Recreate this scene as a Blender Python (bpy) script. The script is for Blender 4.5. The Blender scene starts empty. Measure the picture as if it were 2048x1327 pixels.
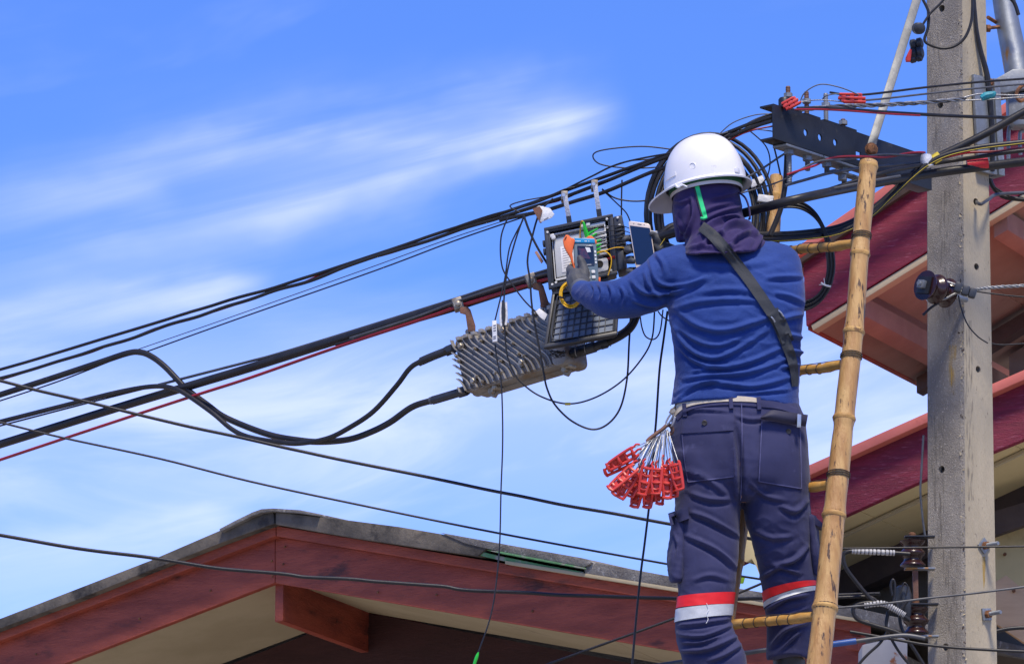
import bpy, bmesh, math, random
import numpy as np
from mathutils import Vector, Matrix, noise
from mathutils.bvhtree import BVHTree
random.seed(7)
S = bpy.context.scene
COL = S.collection
R = math.radians

# ------------------------------------------------------------------ camera
FPX, PITCH, CAMZ = 8640.0, R(12.5), 1.6
cam_d = bpy.data.cameras.new('camera')
cam = bpy.data.objects.new('camera', cam_d)
COL.objects.link(cam)
cam.location = (0, 0, CAMZ)
cam.rotation_euler = (R(90) + PITCH, 0, 0)
cam_d.sensor_width = 36.0
cam_d.lens = FPX / 2048 * 36.0
cam_d.clip_end = 3000
cam_d.clip_start = 0.1
S.camera = cam

# ------------------------------------------------------------------ sky and sun
SUN_DIR = Vector((0.10, -0.46, 0.88)).normalized()
sun_el = math.asin(SUN_DIR.z)
sun_az = math.atan2(SUN_DIR.x, SUN_DIR.y)
W = bpy.data.worlds.new('World')
S.world = W
W.use_nodes = True
wt = W.node_tree
wt.nodes.clear()
def wn(t, **k):
    n = wt.nodes.new(t)
    for a, b in k.items(): setattr(n, a, b)
    return n
def wl(a, b): wt.links.new(a, b)
def wmath(op, a, b=None, clamp=False):
    n = wn('ShaderNodeMath', operation=op); n.use_clamp = clamp
    for i, v in enumerate((a, b)):
        if v is None: continue
        if isinstance(v, (int, float)): n.inputs[i].default_value = v
        else: wl(v, n.inputs[i])
    return n.outputs[0]
sky = wn('ShaderNodeTexSky', sky_type='NISHITA')
sky.sun_disc = False
sky.sun_elevation = sun_el
sky.sun_rotation = sun_az
sky.altitude = 1200; sky.air_density = 1.0; sky.dust_density = 0.1; sky.ozone_density = 3.0
hs = wn('ShaderNodeHueSaturation'); hs.inputs['Hue'].default_value = 0.505
hs.inputs['Saturation'].default_value = 1.05; hs.inputs['Value'].default_value = 1.0
wl(sky.outputs[0], hs.inputs['Color'])
tint = wn('ShaderNodeMixRGB', blend_type='MULTIPLY'); tint.inputs[0].default_value = 1.0
wl(hs.outputs[0], tint.inputs[1]); tint.inputs[2].default_value = (0.60, 0.84, 1.42, 1)
tc = wn('ShaderNodeTexCoord')
sep = wn('ShaderNodeSeparateXYZ'); wl(tc.outputs['Generated'], sep.inputs[0])
# degrees of azimuth (0 = the way the street runs) and elevation
az = wmath('MULTIPLY', wmath('ARCTAN2', sep.outputs[0], sep.outputs[1]), 180 / math.pi)
el = wmath('MULTIPLY', wmath('ARCSINE', sep.outputs[2]), 180 / math.pi)
def cnoise(ax, ay, rot, detail, rough, off, dist=0.0):
    cmb = wn('ShaderNodeCombineXYZ')
    c, s = math.cos(R(rot)), math.sin(R(rot))
    a = wmath('ADD', wmath('MULTIPLY', az, c), wmath('MULTIPLY', el, s))
    b = wmath('SUBTRACT', wmath('MULTIPLY', el, c), wmath('MULTIPLY', az, s))
    wl(wmath('ADD', wmath('MULTIPLY', a, ax), off), cmb.inputs[0])
    wl(wmath('MULTIPLY', b, ay), cmb.inputs[1])
    cmb.inputs[2].default_value = off * 0.37
    n = wn('ShaderNodeTexNoise'); n.inputs['Scale'].default_value = 1.0
    n.inputs['Detail'].default_value = detail; n.inputs['Roughness'].default_value = rough
    n.inputs['Distortion'].default_value = dist
    wl(cmb.outputs[0], n.inputs['Vector'])
    return n.outputs['Fac']
def wramp(v, lo, hi):
    n = wn('ShaderNodeMapRange', interpolation_type='SMOOTHSTEP')
    wl(v, n.inputs[0]); n.inputs[1].default_value = lo; n.inputs[2].default_value = hi
    return n.outputs[0]
warp = cnoise(0.5, 0.9, 15, 3, 0.55, 3.1)
fib = cnoise(0.13, 1.5, 14, 5, 0.5, 11.3, 0.35)
big = cnoise(0.16, 0.55, 12, 4, 0.55, 5.7, 0.5)
cirrus = wmath('MULTIPLY', wramp(big, 0.47, 0.72), wramp(fib, 0.33, 0.72))
def streak(a0, e0, a1, e1, w, amp):
    """a long mare's-tail cloud between two sky directions (azimuth, elevation in degrees)"""
    L = math.hypot(a1 - a0, e1 - e0); c, s = (a1 - a0) / L, (e1 - e0) / L
    da = wmath('SUBTRACT', az, a0); de = wmath('SUBTRACT', el, e0)
    t = wmath('DIVIDE', wmath('ADD', wmath('MULTIPLY', da, c), wmath('MULTIPLY', de, s)), L)
    d = wmath('SUBTRACT', wmath('MULTIPLY', de, c), wmath('MULTIPLY', da, s))
    d = wmath('ADD', d, wmath('MULTIPLY', wmath('SUBTRACT', warp, 0.5), 0.9))
    prof = wmath('EXPONENT', wmath('MULTIPLY', wmath('POWER', wmath('ABSOLUTE', wmath('DIVIDE', d, wmath('ADD', w * .92, wmath('MULTIPLY', wramp(t, 1.05, 0.0), w * 1.1)))), 2.0), -1.0))
    win = wmath('MULTIPLY', wramp(t, -0.35, 0.95), wramp(t, 1.10, 0.93))
    tex = wmath('ADD', 0.25, wramp(fib, 0.3, 0.75))
    return wmath('MULTIPLY', wmath('MULTIPLY', prof, win), wmath('MULTIPLY', tex, amp))
def px2ae(x, y):
    u, v = (x - 1024) / FPX, (663.5 - y) / FPX
    d = Vector((u, math.cos(PITCH) - v * math.sin(PITCH), math.sin(PITCH) + v * math.cos(PITCH))).normalized()
    return math.degrees(math.atan2(d.x, d.y)), math.degrees(math.asin(d.z))
tot = wmath('MULTIPLY', cirrus, 0.10)
for (x0, y0, x1, y1, w, amp) in ((150, 445, 1170, 205, 0.44, 0.80), (-150, 470, 330, 395, 0.3, 0.30), (-250, 650, 490, 570, 0.28, 0.36),
                                 (-260, 1150, 470, 1050, 0.28, 0.26), (100, 310, 900, 280, 0.16, 0.2)):
    tot = wmath('ADD', tot, streak(*px2ae(x0, y0), *px2ae(x1, y1), w, amp))
# thin low veil that thickens toward the horizon all round
veil = wmath('MULTIPLY', wmath('MULTIPLY', wramp(el, 13.4, 11.6), wmath('ADD', 0.45, wmath('MULTIPLY', wramp(el, 9.4, 11.4), 0.55))), wmath('ADD', 0.26, wmath('MULTIPLY', wramp(cnoise(0.22, 0.8, 9, 6, 0.55, 27.0, 0.6), 0.38, 0.70), 0.34)))
tot = wmath('ADD', tot, veil, True)
mix = wn('ShaderNodeMixRGB'); wl(tot, mix.inputs[0]); wl(tint.outputs[0], mix.inputs[1])
mix.inputs[2].default_value = (6.7, 7.1, 10.4, 1)
bg = wn('ShaderNodeBackground'); bg.inputs['Strength'].default_value = 0.10
wl(mix.outputs[0], bg.inputs[0])
wo = wn('ShaderNodeOutputWorld'); wl(bg.outputs[0], wo.inputs[0])

sl = bpy.data.lights.new('sun', 'SUN')
sl.energy = 3.3; sl.angle = R(11); sl.color = (1.0, 0.89, 0.74)
so = bpy.data.objects.new('sun', sl); COL.objects.link(so)
so.rotation_euler = (-SUN_DIR).to_track_quat('-Z', 'Y').to_euler()
so.location = SUN_DIR * 60
S.view_settings.view_transform = 'Standard'
S.view_settings.look = 'None'
S.view_settings.gamma = 1.0
S.view_settings.use_curve_mapping = False
S.view_settings.exposure = 0.66

# ------------------------------------------------------------------ geometry helpers
CP, SP = math.cos(PITCH), math.sin(PITCH)
def P(x, y, Y):
    """the place at distance Y down the street seen at photo pixel (x, y)"""
    u, v = (x - 1024) / FPX, (663.5 - y) / FPX
    k = Y / (CP - v * SP)
    return Vector((u * k, Y, CAMZ + (SP + v * CP) * k))
def proj(v):
    d = v.y * CP + (v.z - CAMZ) * SP
    h = -v.y * SP + (v.z - CAMZ) * CP
    return 1024 + FPX * v.x / d, 663.5 - FPX * h / d
def hit(x, y, A, n):
    C = Vector((0, 0, CAMZ)); d = P(x, y, 1.0) - C
    return C + d * ((A - C).dot(n) / d.dot(n))
def pxm(Y): return Y / FPX / CP      # metres per photo pixel at distance Y

def catmull(pts, k=6):
    if len(pts) < 3: k = max(k, 2)
    out = []
    n = len(pts)
    for i in range(n - 1):
        p0, p1, p2, p3 = pts[max(i - 1, 0)], pts[i], pts[i + 1], pts[min(i + 2, n - 1)]
        for j in range(k):
            t = j / k
            out.append(0.5 * ((2 * p1) + (p2 - p0) * t + (2 * p0 - 5 * p1 + 4 * p2 - p3) * t * t + (3 * p1 - p0 - 3 * p2 + p3) * t ** 3))
    out.append(pts[-1].copy())
    return out

class MB:
    def __init__(s): s.v = []; s.f = []
    def add(s, vs, fs):
        o = len(s.v); s.v += [Vector(a) for a in vs]; s.f += [tuple(i + o for i in f) for f in fs]; return s
    def box(s, c, sx, sy, sz, ax=None, bev=0.0):
        X, Y, Z = ax if ax else (Vector((1, 0, 0)), Vector((0, 1, 0)), Vector((0, 0, 1)))
        c = Vector(c)
        if bev <= 0:
            vs = [c + X * (a * sx / 2) + Y * (b * sy / 2) + Z * (d * sz / 2) for a in (-1, 1) for b in (-1, 1) for d in (-1, 1)]
            return s.add(vs, [(0, 1, 3, 2), (4, 6, 7, 5), (0, 4, 5, 1), (2, 3, 7, 6), (0, 2, 6, 4), (1, 5, 7, 3)])
        bm = bmesh.new(); bmesh.ops.create_cube(bm, size=1.0)
        bmesh.ops.scale(bm, vec=(sx, sy, sz), verts=bm.verts)
        bmesh.ops.bevel(bm, geom=bm.edges[:], offset=min(bev, sx * .45, sy * .45, sz * .45), segments=2, affect='EDGES', profile=0.6)
        bm.verts.index_update()
        vs = [c + X * q.co.x + Y * q.co.y + Z * q.co.z for q in bm.verts]
        fs = [[q.index for q in f.verts] for f in bm.faces]; bm.free()
        return s.add(vs, fs)
    def tube(s, pts, r, n=8, k=6, caps=True, flat=None):
        pts = [Vector(p) for p in pts]
        m0 = len(pts)
        rr = r if isinstance(r, (list, tuple)) else [r] * m0
        if k > 1:
            q = catmull(pts, k)
            m = len(q)
            rs = []
            for i in range(m):
                t = i / (m - 1) * (m0 - 1); a = min(int(t), m0 - 2); w = t - a
                w = w * w * (3 - 2 * w)
                rs.append(rr[a] * (1 - w) + rr[a + 1] * w)
        else: q, rs = pts, list(rr)
        m = len(q)
        T = []
        for i in range(m):
            t = q[min(i + 1, m - 1)] - q[max(i - 1, 0)]
            T.append(t.normalized() if t.length > 1e-9 else Vector((0, 0, 1)))
        ref = Vector((0, 0, 1)) if abs(T[0].z) < 0.9 else Vector((0, 1, 0))
        N = (ref - T[0] * ref.dot(T[0])).normalized()
        vs = []
        for i in range(m):
            N = (N - T[i] * N.dot(T[i]))
            N = N.normalized() if N.length > 1e-9 else T[i].orthogonal().normalized()
            B = T[i].cross(N)
            for j in range(n):
                a = 2 * math.pi * j / n
                fa = flat if flat else 1.0
                vs.append(q[i] + (N * math.cos(a) * fa + B * math.sin(a)) * rs[i])
        fs = []
        for i in range(m - 1):
            for j in range(n):
                a, b = i * n + j, i * n + (j + 1) % n
                fs.append((a, b, b + n, a + n))
        if caps:
            fs.append(tuple(range(n - 1, -1, -1))); fs.append(tuple((m - 1) * n + j for j in range(n)))
        return s.add(vs, fs)
    def lathe(s, o, axis, prof, n=16):
        """prof: (distance along axis, radius)"""
        axis = Vector(axis).normalized(); N = axis.orthogonal().normalized(); B = axis.cross(N); o = Vector(o)
        vs = []; fs = []
        for (d, r) in prof:
            for j in range(n):
                a = 2 * math.pi * (j + .5) / n
                vs.append(o + axis * d + (N * math.cos(a) + B * math.sin(a)) * r)
        m = len(prof)
        for i in range(m - 1):
            for j in range(n):
                a, b = i * n + j, i * n + (j + 1) % n
                fs.append((a, b, b + n, a + n))
        fs.append(tuple(range(n - 1, -1, -1))); fs.append(tuple((m - 1) * n + j for j in range(n)))
        return s.add(vs, fs)
    def prism(s, poly, d):
        """poly: list of Vectors, extruded by the vector d"""
        n = len(poly); d = Vector(d)
        vs = [Vector(p) for p in poly] + [Vector(p) + d for p in poly]
        fs = [tuple(range(n)), tuple(range(2 * n - 1, n - 1, -1))] + [((i + 1) % n, i, i + n, (i + 1) % n + n) for i in range(n)]
        return s.add(vs, fs)
    def grid(s, rows):
        o = len(s.v); m = len(rows[0])
        for r in rows: s.v += [Vector(a) for a in r]
        for i in range(len(rows) - 1):
            for j in range(m - 1):
                a = o + i * m + j
                s.f.append((a, a + 1, a + m + 1, a + m))
        return s

def mesh_of(mb, name):
    me = bpy.data.meshes.new(name)
    me.from_pydata([tuple(v) for v in mb.v], [], mb.f)
    bm = bmesh.new(); bm.from_mesh(me)
    bmesh.ops.recalc_face_normals(bm, faces=bm.faces[:])
    bm.to_mesh(me); bm.free()
    return me
def origin_of(o):
    v = Vector((0, 0, 0))
    while o is not None:
        v += o.location; o = o.parent
    return v
def setsmooth(me, ang=40):
    me.polygons.foreach_set('use_smooth', [True] * len(me.polygons))
    bm = bmesh.new(); bm.from_mesh(me); c = R(ang)
    for e in bm.edges:
        if len(e.link_faces) == 2 and e.calc_face_angle(0) > c: e.smooth = False
    bm.to_mesh(me); bm.free()
def link_mesh(name, me, mat, parent=None, smooth=True, ang=40, base=None):
    """vertices come in world coordinates and are moved under the parent's place"""
    if smooth: setsmooth(me, ang)
    o = bpy.data.objects.new(name, me); COL.objects.link(o)
    if parent is not None:
        o.parent = parent
        me.transform(Matrix.Translation(-origin_of(parent)))
    elif base is not None:
        o.location = base; me.transform(Matrix.Translation(-Vector(base)))
    me.materials.append(M[mat] if isinstance(mat, str) else mat)
    return o
def obj(name, mb, mat, parent=None, smooth=True, ang=40, bev=0.0, base=None):
    me = mesh_of(mb, name)
    if bev > 0:
        bm = bmesh.new(); bm.from_mesh(me)
        es = [e for e in bm.edges if len(e.link_faces) == 2 and e.calc_face_angle(0) > R(25)]
        bmesh.ops.bevel(bm, geom=es, offset=bev, segments=2, affect='EDGES', profile=0.6, clamp_overlap=True)
        bm.to_mesh(me); bm.free()
    return link_mesh(name, me, mat, parent, smooth, ang, base)
def tag(o, label, cat, group=None):
    o['label'] = label; o['category'] = cat
    if group: o['group'] = group
    return o
def thing(name, label, cat, loc, group=None):
    o = bpy.data.objects.new(name, None); COL.objects.link(o)
    o.location = loc; o.empty_display_size = 0.1
    return tag(o, label, cat, group)
def solid(name, mb, mat, label, cat, group=None, **k):
    base = sum(mb.v, Vector()) / max(1, len(mb.v))
    return tag(obj(name, mb, mat, None, base=base, **k), label, cat, group)

# ------------------------------------------------------------------ materials
M = {}
def mat(name, c1, c2=None, scale=8.0, rough=0.6, metal=0.0, bump=0.0, bscale=60.0, stretch=(1, 1, 1), c3=None, c3r=(0.62, 0.7), c3scale=None,
        mixr=(0.35, 0.65), spec=0.5, coat=0.0, sheen=0.0, bstretch=None, c3stretch=None, trans=0.0, rot=None, weave=0.0):
    m = bpy.data.materials.new(name); m.use_nodes = True
    nt = m.node_tree; b = nt.nodes['Principled BSDF']; L = nt.links.new
    b.inputs['Roughness'].default_value = rough; b.inputs['Metallic'].default_value = metal
    b.inputs['Specular IOR Level'].default_value = spec
    b.inputs['Coat Weight'].default_value = coat; b.inputs['Sheen Weight'].default_value = sheen
    if sheen: b.inputs['Sheen Roughness'].default_value = 0.5
    b.inputs['Transmission Weight'].default_value = trans
    b.inputs['Base Color'].default_value = (*c1, 1)
    tcn = nt.nodes.new('ShaderNodeTexCoord')
    def ns(sc, st, detail=5, rgh=0.6):
        mp = nt.nodes.new('ShaderNodeMapping'); mp.inputs['Scale'].default_value = st
        if rot: mp.inputs['Rotation'].default_value = rot
        L(tcn.outputs['Object'], mp.inputs[0])
        n = nt.nodes.new('ShaderNodeTexNoise'); n.inputs['Scale'].default_value = sc
        n.inputs['Detail'].default_value = detail; n.inputs['Roughness'].default_value = rgh
        L(mp.outputs[0], n.inputs['Vector']); return n.outputs['Fac']
    def rmp(v, lo, hi):
        n = nt.nodes.new('ShaderNodeMapRange'); n.interpolation_type = 'SMOOTHSTEP'
        L(v, n.inputs[0]); n.inputs[1].default_value = lo; n.inputs[2].default_value = hi; return n.outputs[0]
    col = None
    if c2:
        mx = nt.nodes.new('ShaderNodeMixRGB'); mx.inputs[1].default_value = (*c1, 1); mx.inputs[2].default_value = (*c2, 1)
        f1 = ns(scale, stretch); L(rmp(f1, *mixr), mx.inputs[0]); col = mx.outputs[0]
        rv = nt.nodes.new('ShaderNodeMapRange'); L(f1, rv.inputs[0]); rv.inputs[3].default_value = max(0.02, rough - .1); rv.inputs[4].default_value = min(1, rough + .1)
        L(rv.outputs[0], b.inputs['Roughness'])
        if c3:
            m3 = nt.nodes.new('ShaderNodeMixRGB'); m3.inputs[2].default_value = (*c3, 1); L(col, m3.inputs[1])
            L(rmp(ns(c3scale or scale * 2.7, c3stretch or stretch, 6, 0.65), *c3r), m3.inputs[0]); col = m3.outputs[0]
        L(col, b.inputs['Base Color'])
    nrm = None
    if bump > 0:
        bp = nt.nodes.new('ShaderNodeBump'); bp.inputs['Strength'].default_value = bump; bp.inputs['Distance'].default_value = 0.01
        L(ns(bscale, bstretch or stretch, 6, 0.65), bp.inputs['Height']); nrm = bp.outputs[0]
    if weave > 0:
        wv = nt.nodes.new('ShaderNodeTexWave'); wv.inputs['Scale'].default_value = 170; wv.bands_direction = 'DIAGONAL'
        wv.inputs['Distortion'].default_value = 2.0
        L(tcn.outputs['Object'], wv.inputs['Vector'])
        b2 = nt.nodes.new('ShaderNodeBump'); b2.inputs['Strength'].default_value = weave; b2.inputs['Distance'].default_value = 0.002
        L(wv.outputs['Fac'], b2.inputs['Height'])
        if nrm: L(nrm, b2.inputs['Normal'])
        nrm = b2.outputs[0]
    if nrm: L(nrm, b.inputs['Normal'])
    M[name] = m
    return m
mat('ground_concrete', (.38, .35, .30), (.31, .285, .245), 2.0, .9, bump=.3, bscale=30)
mat('asphalt', (.06, .06, .062), (.045, .045, .045), 6, .9, bump=.4, bscale=120)
mat('pole_concrete', (.36, .325, .27), (.25, .225, .19), 9, .92, bump=.9, bscale=300, stretch=(1, 1, .6), c3=(.50, .45, .38), c3scale=200, c3r=(.58, .66))
mat('pole_concrete_smooth', (.43, .365, .25), (.33, .28, .19), 5, .88, bump=.35, bscale=160, stretch=(1, 1, .3), c3=(.15, .12, .085), c3scale=120, c3r=(.63, .70))
mat('hole_dark', (.02, .018, .016), rough=1.0)
mat('galvanised', (.25, .27, .285), (.19, .205, .22), 18, .55, metal=.5, bump=.08, bscale=60, c3=(.31, .33, .35), c3scale=50, c3r=(.55, .65))
mat('galv_rusty', (.25, .275, .30), (.19, .21, .23), 14, .5, metal=.6, bump=.1, c3=(.42, .20, .045), c3scale=5, c3stretch=(3, 3, .6), c3r=(.52, .6))
mat('rust', (.23, .095, .035), (.12, .05, .022), 40, .85, bump=.4, bscale=150, c3=(.40, .19, .05), c3scale=70, c3r=(.58, .66))
mat('rust_brown', (.19, .085, .05), (.13, .07, .05), 25, .7, bump=.2, bscale=100, metal=.2)
mat('dark_steel', (.017, .018, .023), (.026, .028, .033), 9, .45, metal=.35, bump=.08, bscale=60, c3=(.05, .046, .043), c3scale=26, c3r=(.62, .7))
mat('cable_black', (.013, .013, .015), (.022, .021, .021), 14, .42, bump=.08, bscale=90, spec=.35, c3=(.045, .042, .038), c3scale=40, c3r=(.62, .72))
mat('cable_grey', (.075, .08, .088), (.05, .053, .06), 20, .45, bump=.05, bscale=90)
mat('cable_red', (.30, .012, .020), (.22, .010, .016), 12, .42)
mat('cable_blue', (.025, .10, .34), (.02, .08, .28), 14, .4)
mat('strand_steel', (.34, .35, .36), (.22, .23, .24), 60, .45, metal=.7, bump=.25, bscale=200)
mat('tape_white', (.74, .75, .76), (.62, .64, .66), 50, .4, bump=.3, bscale=110)
mat('binding_grey', (.46, .46, .45), (.36, .36, .36), 60, .6, bump=.2)
mat('tape_red', (.62, .012, .03), (.52, .01, .025), 30, .42, bump=.15, bscale=90)
mat('tape_yellow', (.66, .50, .03), (.6, .45, .03), 30, .45)
mat('fibre_yellow', (.85, .50, .012), (.74, .41, .01), 40, .42)
mat('tie_teal', (.01, .27, .33), (.015, .2, .25), 60, .6)
mat('black_plastic', (.020, .023, .030), (.030, .034, .042), 16, .45, bump=.06, bscale=70)
mat('lid_plastic', (.125, .165, .235), (.10, .135, .20), 8, .5, bump=.05, bscale=60)
mat('lid_rib', (.028, .036, .052), (.04, .05, .07), 16, .5)
mat('tray_white', (.62, .63, .62), (.55, .56, .56), 10, .5, bump=.04, bscale=50)
mat('tray_grey', (.50, .52, .53), (.44, .46, .47), 7, .5)
mat('bail_steel', (.34, .35, .36), (.24, .25, .26), 60, .4, metal=.6)
mat('paper', (.78, .78, .77), (.70, .71, .72), 80, .8, c3=(.38, .36, .42), c3scale=240, c3r=(.60, .66), c3stretch=(.3, .3, 1.5))
mat('green_plastic', (.02, .48, .035), (.02, .40, .03), 20, .4)
mat('lime_plastic', (.38, .62, .02), (.32, .54, .02), 20, .5)
mat('screw_metal', (.55, .55, .54), (.45, .45, .45), 50, .35, metal=.8)
mat('cast_alu', (.30, .285, .26), (.21, .195, .175), 14, .55, metal=.35, bump=.2, bscale=140, c3=(.20, .145, .09), c3scale=9, c3r=(.53, .66))
mat('cast_alu_fin', (.39, .365, .325), (.29, .27, .235), 20, .5, metal=.4, bump=.15, bscale=140, c3=(.19, .15, .11), c3scale=14, c3r=(.6, .7))
mat('bolt_tarnished', (.36, .33, .27), (.24, .19, .13), 60, .45, metal=.65, bump=.1, bscale=150)
mat('bamboo', (.36, .185, .052), (.51, .31, .105), 7, .5, bump=.35, bscale=40, stretch=(5, 5, .55), c3=(.07, .035, .014), c3scale=15, c3stretch=(5, 5, .55), c3r=(.57, .63), coat=.12)
mat('bamboo_node', (.35, .185, .05), (.50, .30, .09), 20, .6, bump=.4, bscale=60, c3=(.15, .075, .03), c3scale=22, c3r=(.55, .66))
mat('bamboo_rung', (.40, .20, .035), (.50, .29, .075), 8, .5, bump=.25, bscale=50, stretch=(.6, 4, 4), c3=(.22, .11, .03), c3scale=10, c3stretch=(.5, 6, 6), c3r=(.62, .7), coat=.12)
mat('bamboo_cut', (.50, .33, .12), (.38, .23, .08), 30, .8, bump=.4)
mat('tie_wire', (.05, .042, .035), (.09, .07, .05), 40, .6, metal=.3)
mat('red_wood', (.34, .066, .034), (.23, .042, .024), 4, .66, bump=.45, bscale=30, stretch=(1.0, 1.0, 5), c3=(.075, .018, .015), c3scale=5, c3stretch=(.7, .7, 2.2), c3r=(.56, .72))
mat('red_wood_dark', (.13, .014, .012), (.10, .012, .010), 3, .6, bump=.2, bscale=22, stretch=(1, 1, 7))
mat('magenta_wood', (.215, .006, .034), (.155, .005, .026), 3, .6, bump=.5, bscale=26, stretch=(2.4, 2.4, 22), rot=(0, R(-24), 0), c3=(.34, .085, .13), c3scale=8, c3stretch=(2.4, 2.4, 30), c3r=(.56, .70))
mat('salmon_metal', (.62, .17, .12), (.55, .14, .10), 3, .5, bump=.05, c3=(.40, .085, .06), c3scale=4, c3r=(.6, .75))
mat('cream_soffit', (.46, .385, .24), (.40, .33, .20), 3, .85, bump=.12, bscale=40, c3=(.26, .21, .13), c3scale=3.5, c3r=(.60, .78))
mat('yellow_soffit', (.62, .50, .245), (.54, .43, .21), 3, .85, bump=.12, bscale=40, c3=(.30, .23, .10), c3scale=3, c3r=(.58, .75))
mat('brown_soffit', (.33, .235, .175), (.28, .195, .145), 4, .8, bump=.12, bscale=40, c3=(.15, .08, .06), c3scale=4, c3r=(.58, .75))
mat('orange_beam', (.34, .19, .13), (.28, .15, .105), 6, .75, bump=.15, bscale=40)
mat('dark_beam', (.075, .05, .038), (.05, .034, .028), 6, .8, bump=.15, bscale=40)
mat('tan_wood', (.60, .38, .20), (.53, .33, .17), 6, .75, bump=.12, bscale=40, stretch=(1, 1, 5))
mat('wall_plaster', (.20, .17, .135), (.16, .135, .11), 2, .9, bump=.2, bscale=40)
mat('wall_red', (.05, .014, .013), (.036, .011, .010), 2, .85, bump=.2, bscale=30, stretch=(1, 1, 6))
mat('fibre_cement', (.19, .18, .165), (.12, .11, .10), 10, .95, bump=.8, bscale=70, c3=(.33, .32, .30), c3scale=34, c3r=(.57, .68))
mat('roof_edge', (.165, .14, .105), (.07, .062, .05), 5, .9, bump=.4, bscale=40, c3=(.03, .027, .024), c3scale=5.5, c3r=(.5, .64), stretch=(1, 1, 1))
mat('green_sheet', (.10, .27, .11), (.075, .20, .08), 9, .75, bump=.4, bscale=50, c3=(.24, .25, .21), c3scale=14, c3r=(.48, .6))
mat('porcelain', (.036, .010, .009), (.024, .008, .007), 10, .25, coat=.2, spec=.4)
mat('clamp_red', (.62, .045, .028), (.50, .032, .022), 26, .4, bump=.06, bscale=80, spec=.5)
mat('shirt_blue', (.013, .046, .215), (.009, .034, .165), 7, .78, sheen=.12, weave=.12, bump=.30, bscale=230, spec=.25)
mat('trouser_navy', (.033, .036, .098), (.025, .027, .076), 8, .8, c3=(.050, .053, .125), c3scale=16, c3r=(.58, .74), sheen=.08, weave=.16, bump=.06, bscale=160, spec=.25)
mat('trouser_navy_seam', (.085, .088, .19), (.055, .058, .14), 30, .8, sheen=.08, bump=.08, bscale=200, spec=.25)
mat('hood_purple', (.030, .019, .092), (.024, .015, .075), 6, .78, sheen=.12, weave=.10, bump=.05, bscale=160, spec=.25)
mat('zinc_bar', (.115, .125, .135), (.085, .093, .102), 22, .5, metal=.35, bump=.1, c3=(.145, .155, .165), c3scale=40)
mat('flap_dark', (.016, .016, .042), (.012, .012, .034), 12, .7, bump=.1)
mat('webbing', (.018, .022, .028), (.025, .03, .037), 20, .7, bump=.25, bscale=260, weave=.25)
mat('belt_beige', (.52, .46, .36), (.45, .39, .30), 30, .7, bump=.2, bscale=200)
mat('band_red', (.72, .008, .010), (.64, .007, .009), 20, .55, bump=.05, bscale=150)
mat('band_silver', (.50, .52, .53), (.43, .45, .46), 25, .42, bump=.15, bscale=160)
mat('helmet_white', (.74, .74, .745), (.70, .70, .705), 7, .24, c3=(.60, .59, .57), c3scale=26, c3r=(.66, .72), coat=.35, spec=.5)
mat('helmet_liner', (.62, .60, .60), (.55, .53, .53), 12, .5)
mat('liner_green', (.012, .115, .05), (.01, .09, .04), 40, .7, bump=.1, bscale=200)
mat('elastic_green', (.01, .60, .20), (.01, .52, .17), 30, .6)
mat('glove', (.032, .036, .045), (.045, .05, .06), 22, .62, bump=.25, bscale=260, sheen=.1)
mat('glove_cuff', (.085, .095, .115), (.06, .07, .088), 22, .7, bump=.35, bscale=260)
mat('skin', (.36, .20, .13), (.32, .17, .11), 10, .55)
mat('boot', (.025, .022, .02), (.035, .03, .028), 20, .5, bump=.2)
mat('meter_body', (.11, .165, .21), (.09, .14, .18), 12, .45, bump=.04)
mat('meter_blue', (.006, .24, .50), (.006, .20, .43), 20, .35)
mat('meter_orange', (.82, .155, .022), (.74, .13, .02), 16, .5, bump=.05)
mat('key_white', (.66, .68, .68), (.58, .6, .6), 30, .45)
mat('glass_dark', (.008, .011, .02), (.010, .014, .026), 5, .06, coat=.5)
mat('screen_mauve', (.10, .035, .06), (.028, .032, .06), 60, .15, coat=.3)
mat('phone_gold', (.66, .57, .49), (.6, .52, .45), 10, .3, metal=.25)
mat('phone_glass', (.006, .014, .040), (.008, .018, .048), 4, .05, coat=.6)
mat('print_dark', (.10, .10, .12), rough=.7)
mat('box_light', (.50, .47, .42), (.42, .39, .35), 5, .7, c3=(.30, .10, .03), c3scale=9, c3r=(.6, .66))

def stain(name, col, scale, stretch, lo, hi):
    m = mat(name, col, rough=.9); nt = m.node_tree; L = nt.links.new; b = nt.nodes['Principled BSDF']
    tcn = nt.nodes.new('ShaderNodeTexCoord'); mp = nt.nodes.new('ShaderNodeMapping'); mp.inputs['Scale'].default_value = stretch; L(tcn.outputs['Object'], mp.inputs[0])
    n = nt.nodes.new('ShaderNodeTexNoise'); n.inputs['Scale'].default_value = scale; n.inputs['Detail'].default_value = 6; L(mp.outputs[0], n.inputs['Vector'])
    r = nt.nodes.new('ShaderNodeMapRange'); r.inputs[1].default_value = lo; r.inputs[2].default_value = hi; r.inputs[4].default_value = .75; L(n.outputs['Fac'], r.inputs[0]); L(r.outputs[0], b.inputs['Alpha'])
stain('rust_run', (.42, .27, .06), 30, (6, 6, .5), .42, .62)
stain('dark_run', (.17, .15, .12), 22, (7, 7, .9), .48, .80)
# ------------------------------------------------------------------ the ground
mb = MB(); mb.add([(-900, -600, 0), (900, -600, 0), (900, 1500, 0), (-900, 1500, 0)], [(0, 1, 2, 3)])
g = obj('ground', mb, 'ground_concrete', smooth=False); g['kind'] = 'structure'
mb = MB(); mb.add([(-300, -4.5, .004), (300, -4.5, .004), (300, 6.5, .004), (-300, 6.5, .004)], [(0, 1, 2, 3)])
g = obj('road', mb, 'asphalt', smooth=False); g['kind'] = 'structure'

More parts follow.
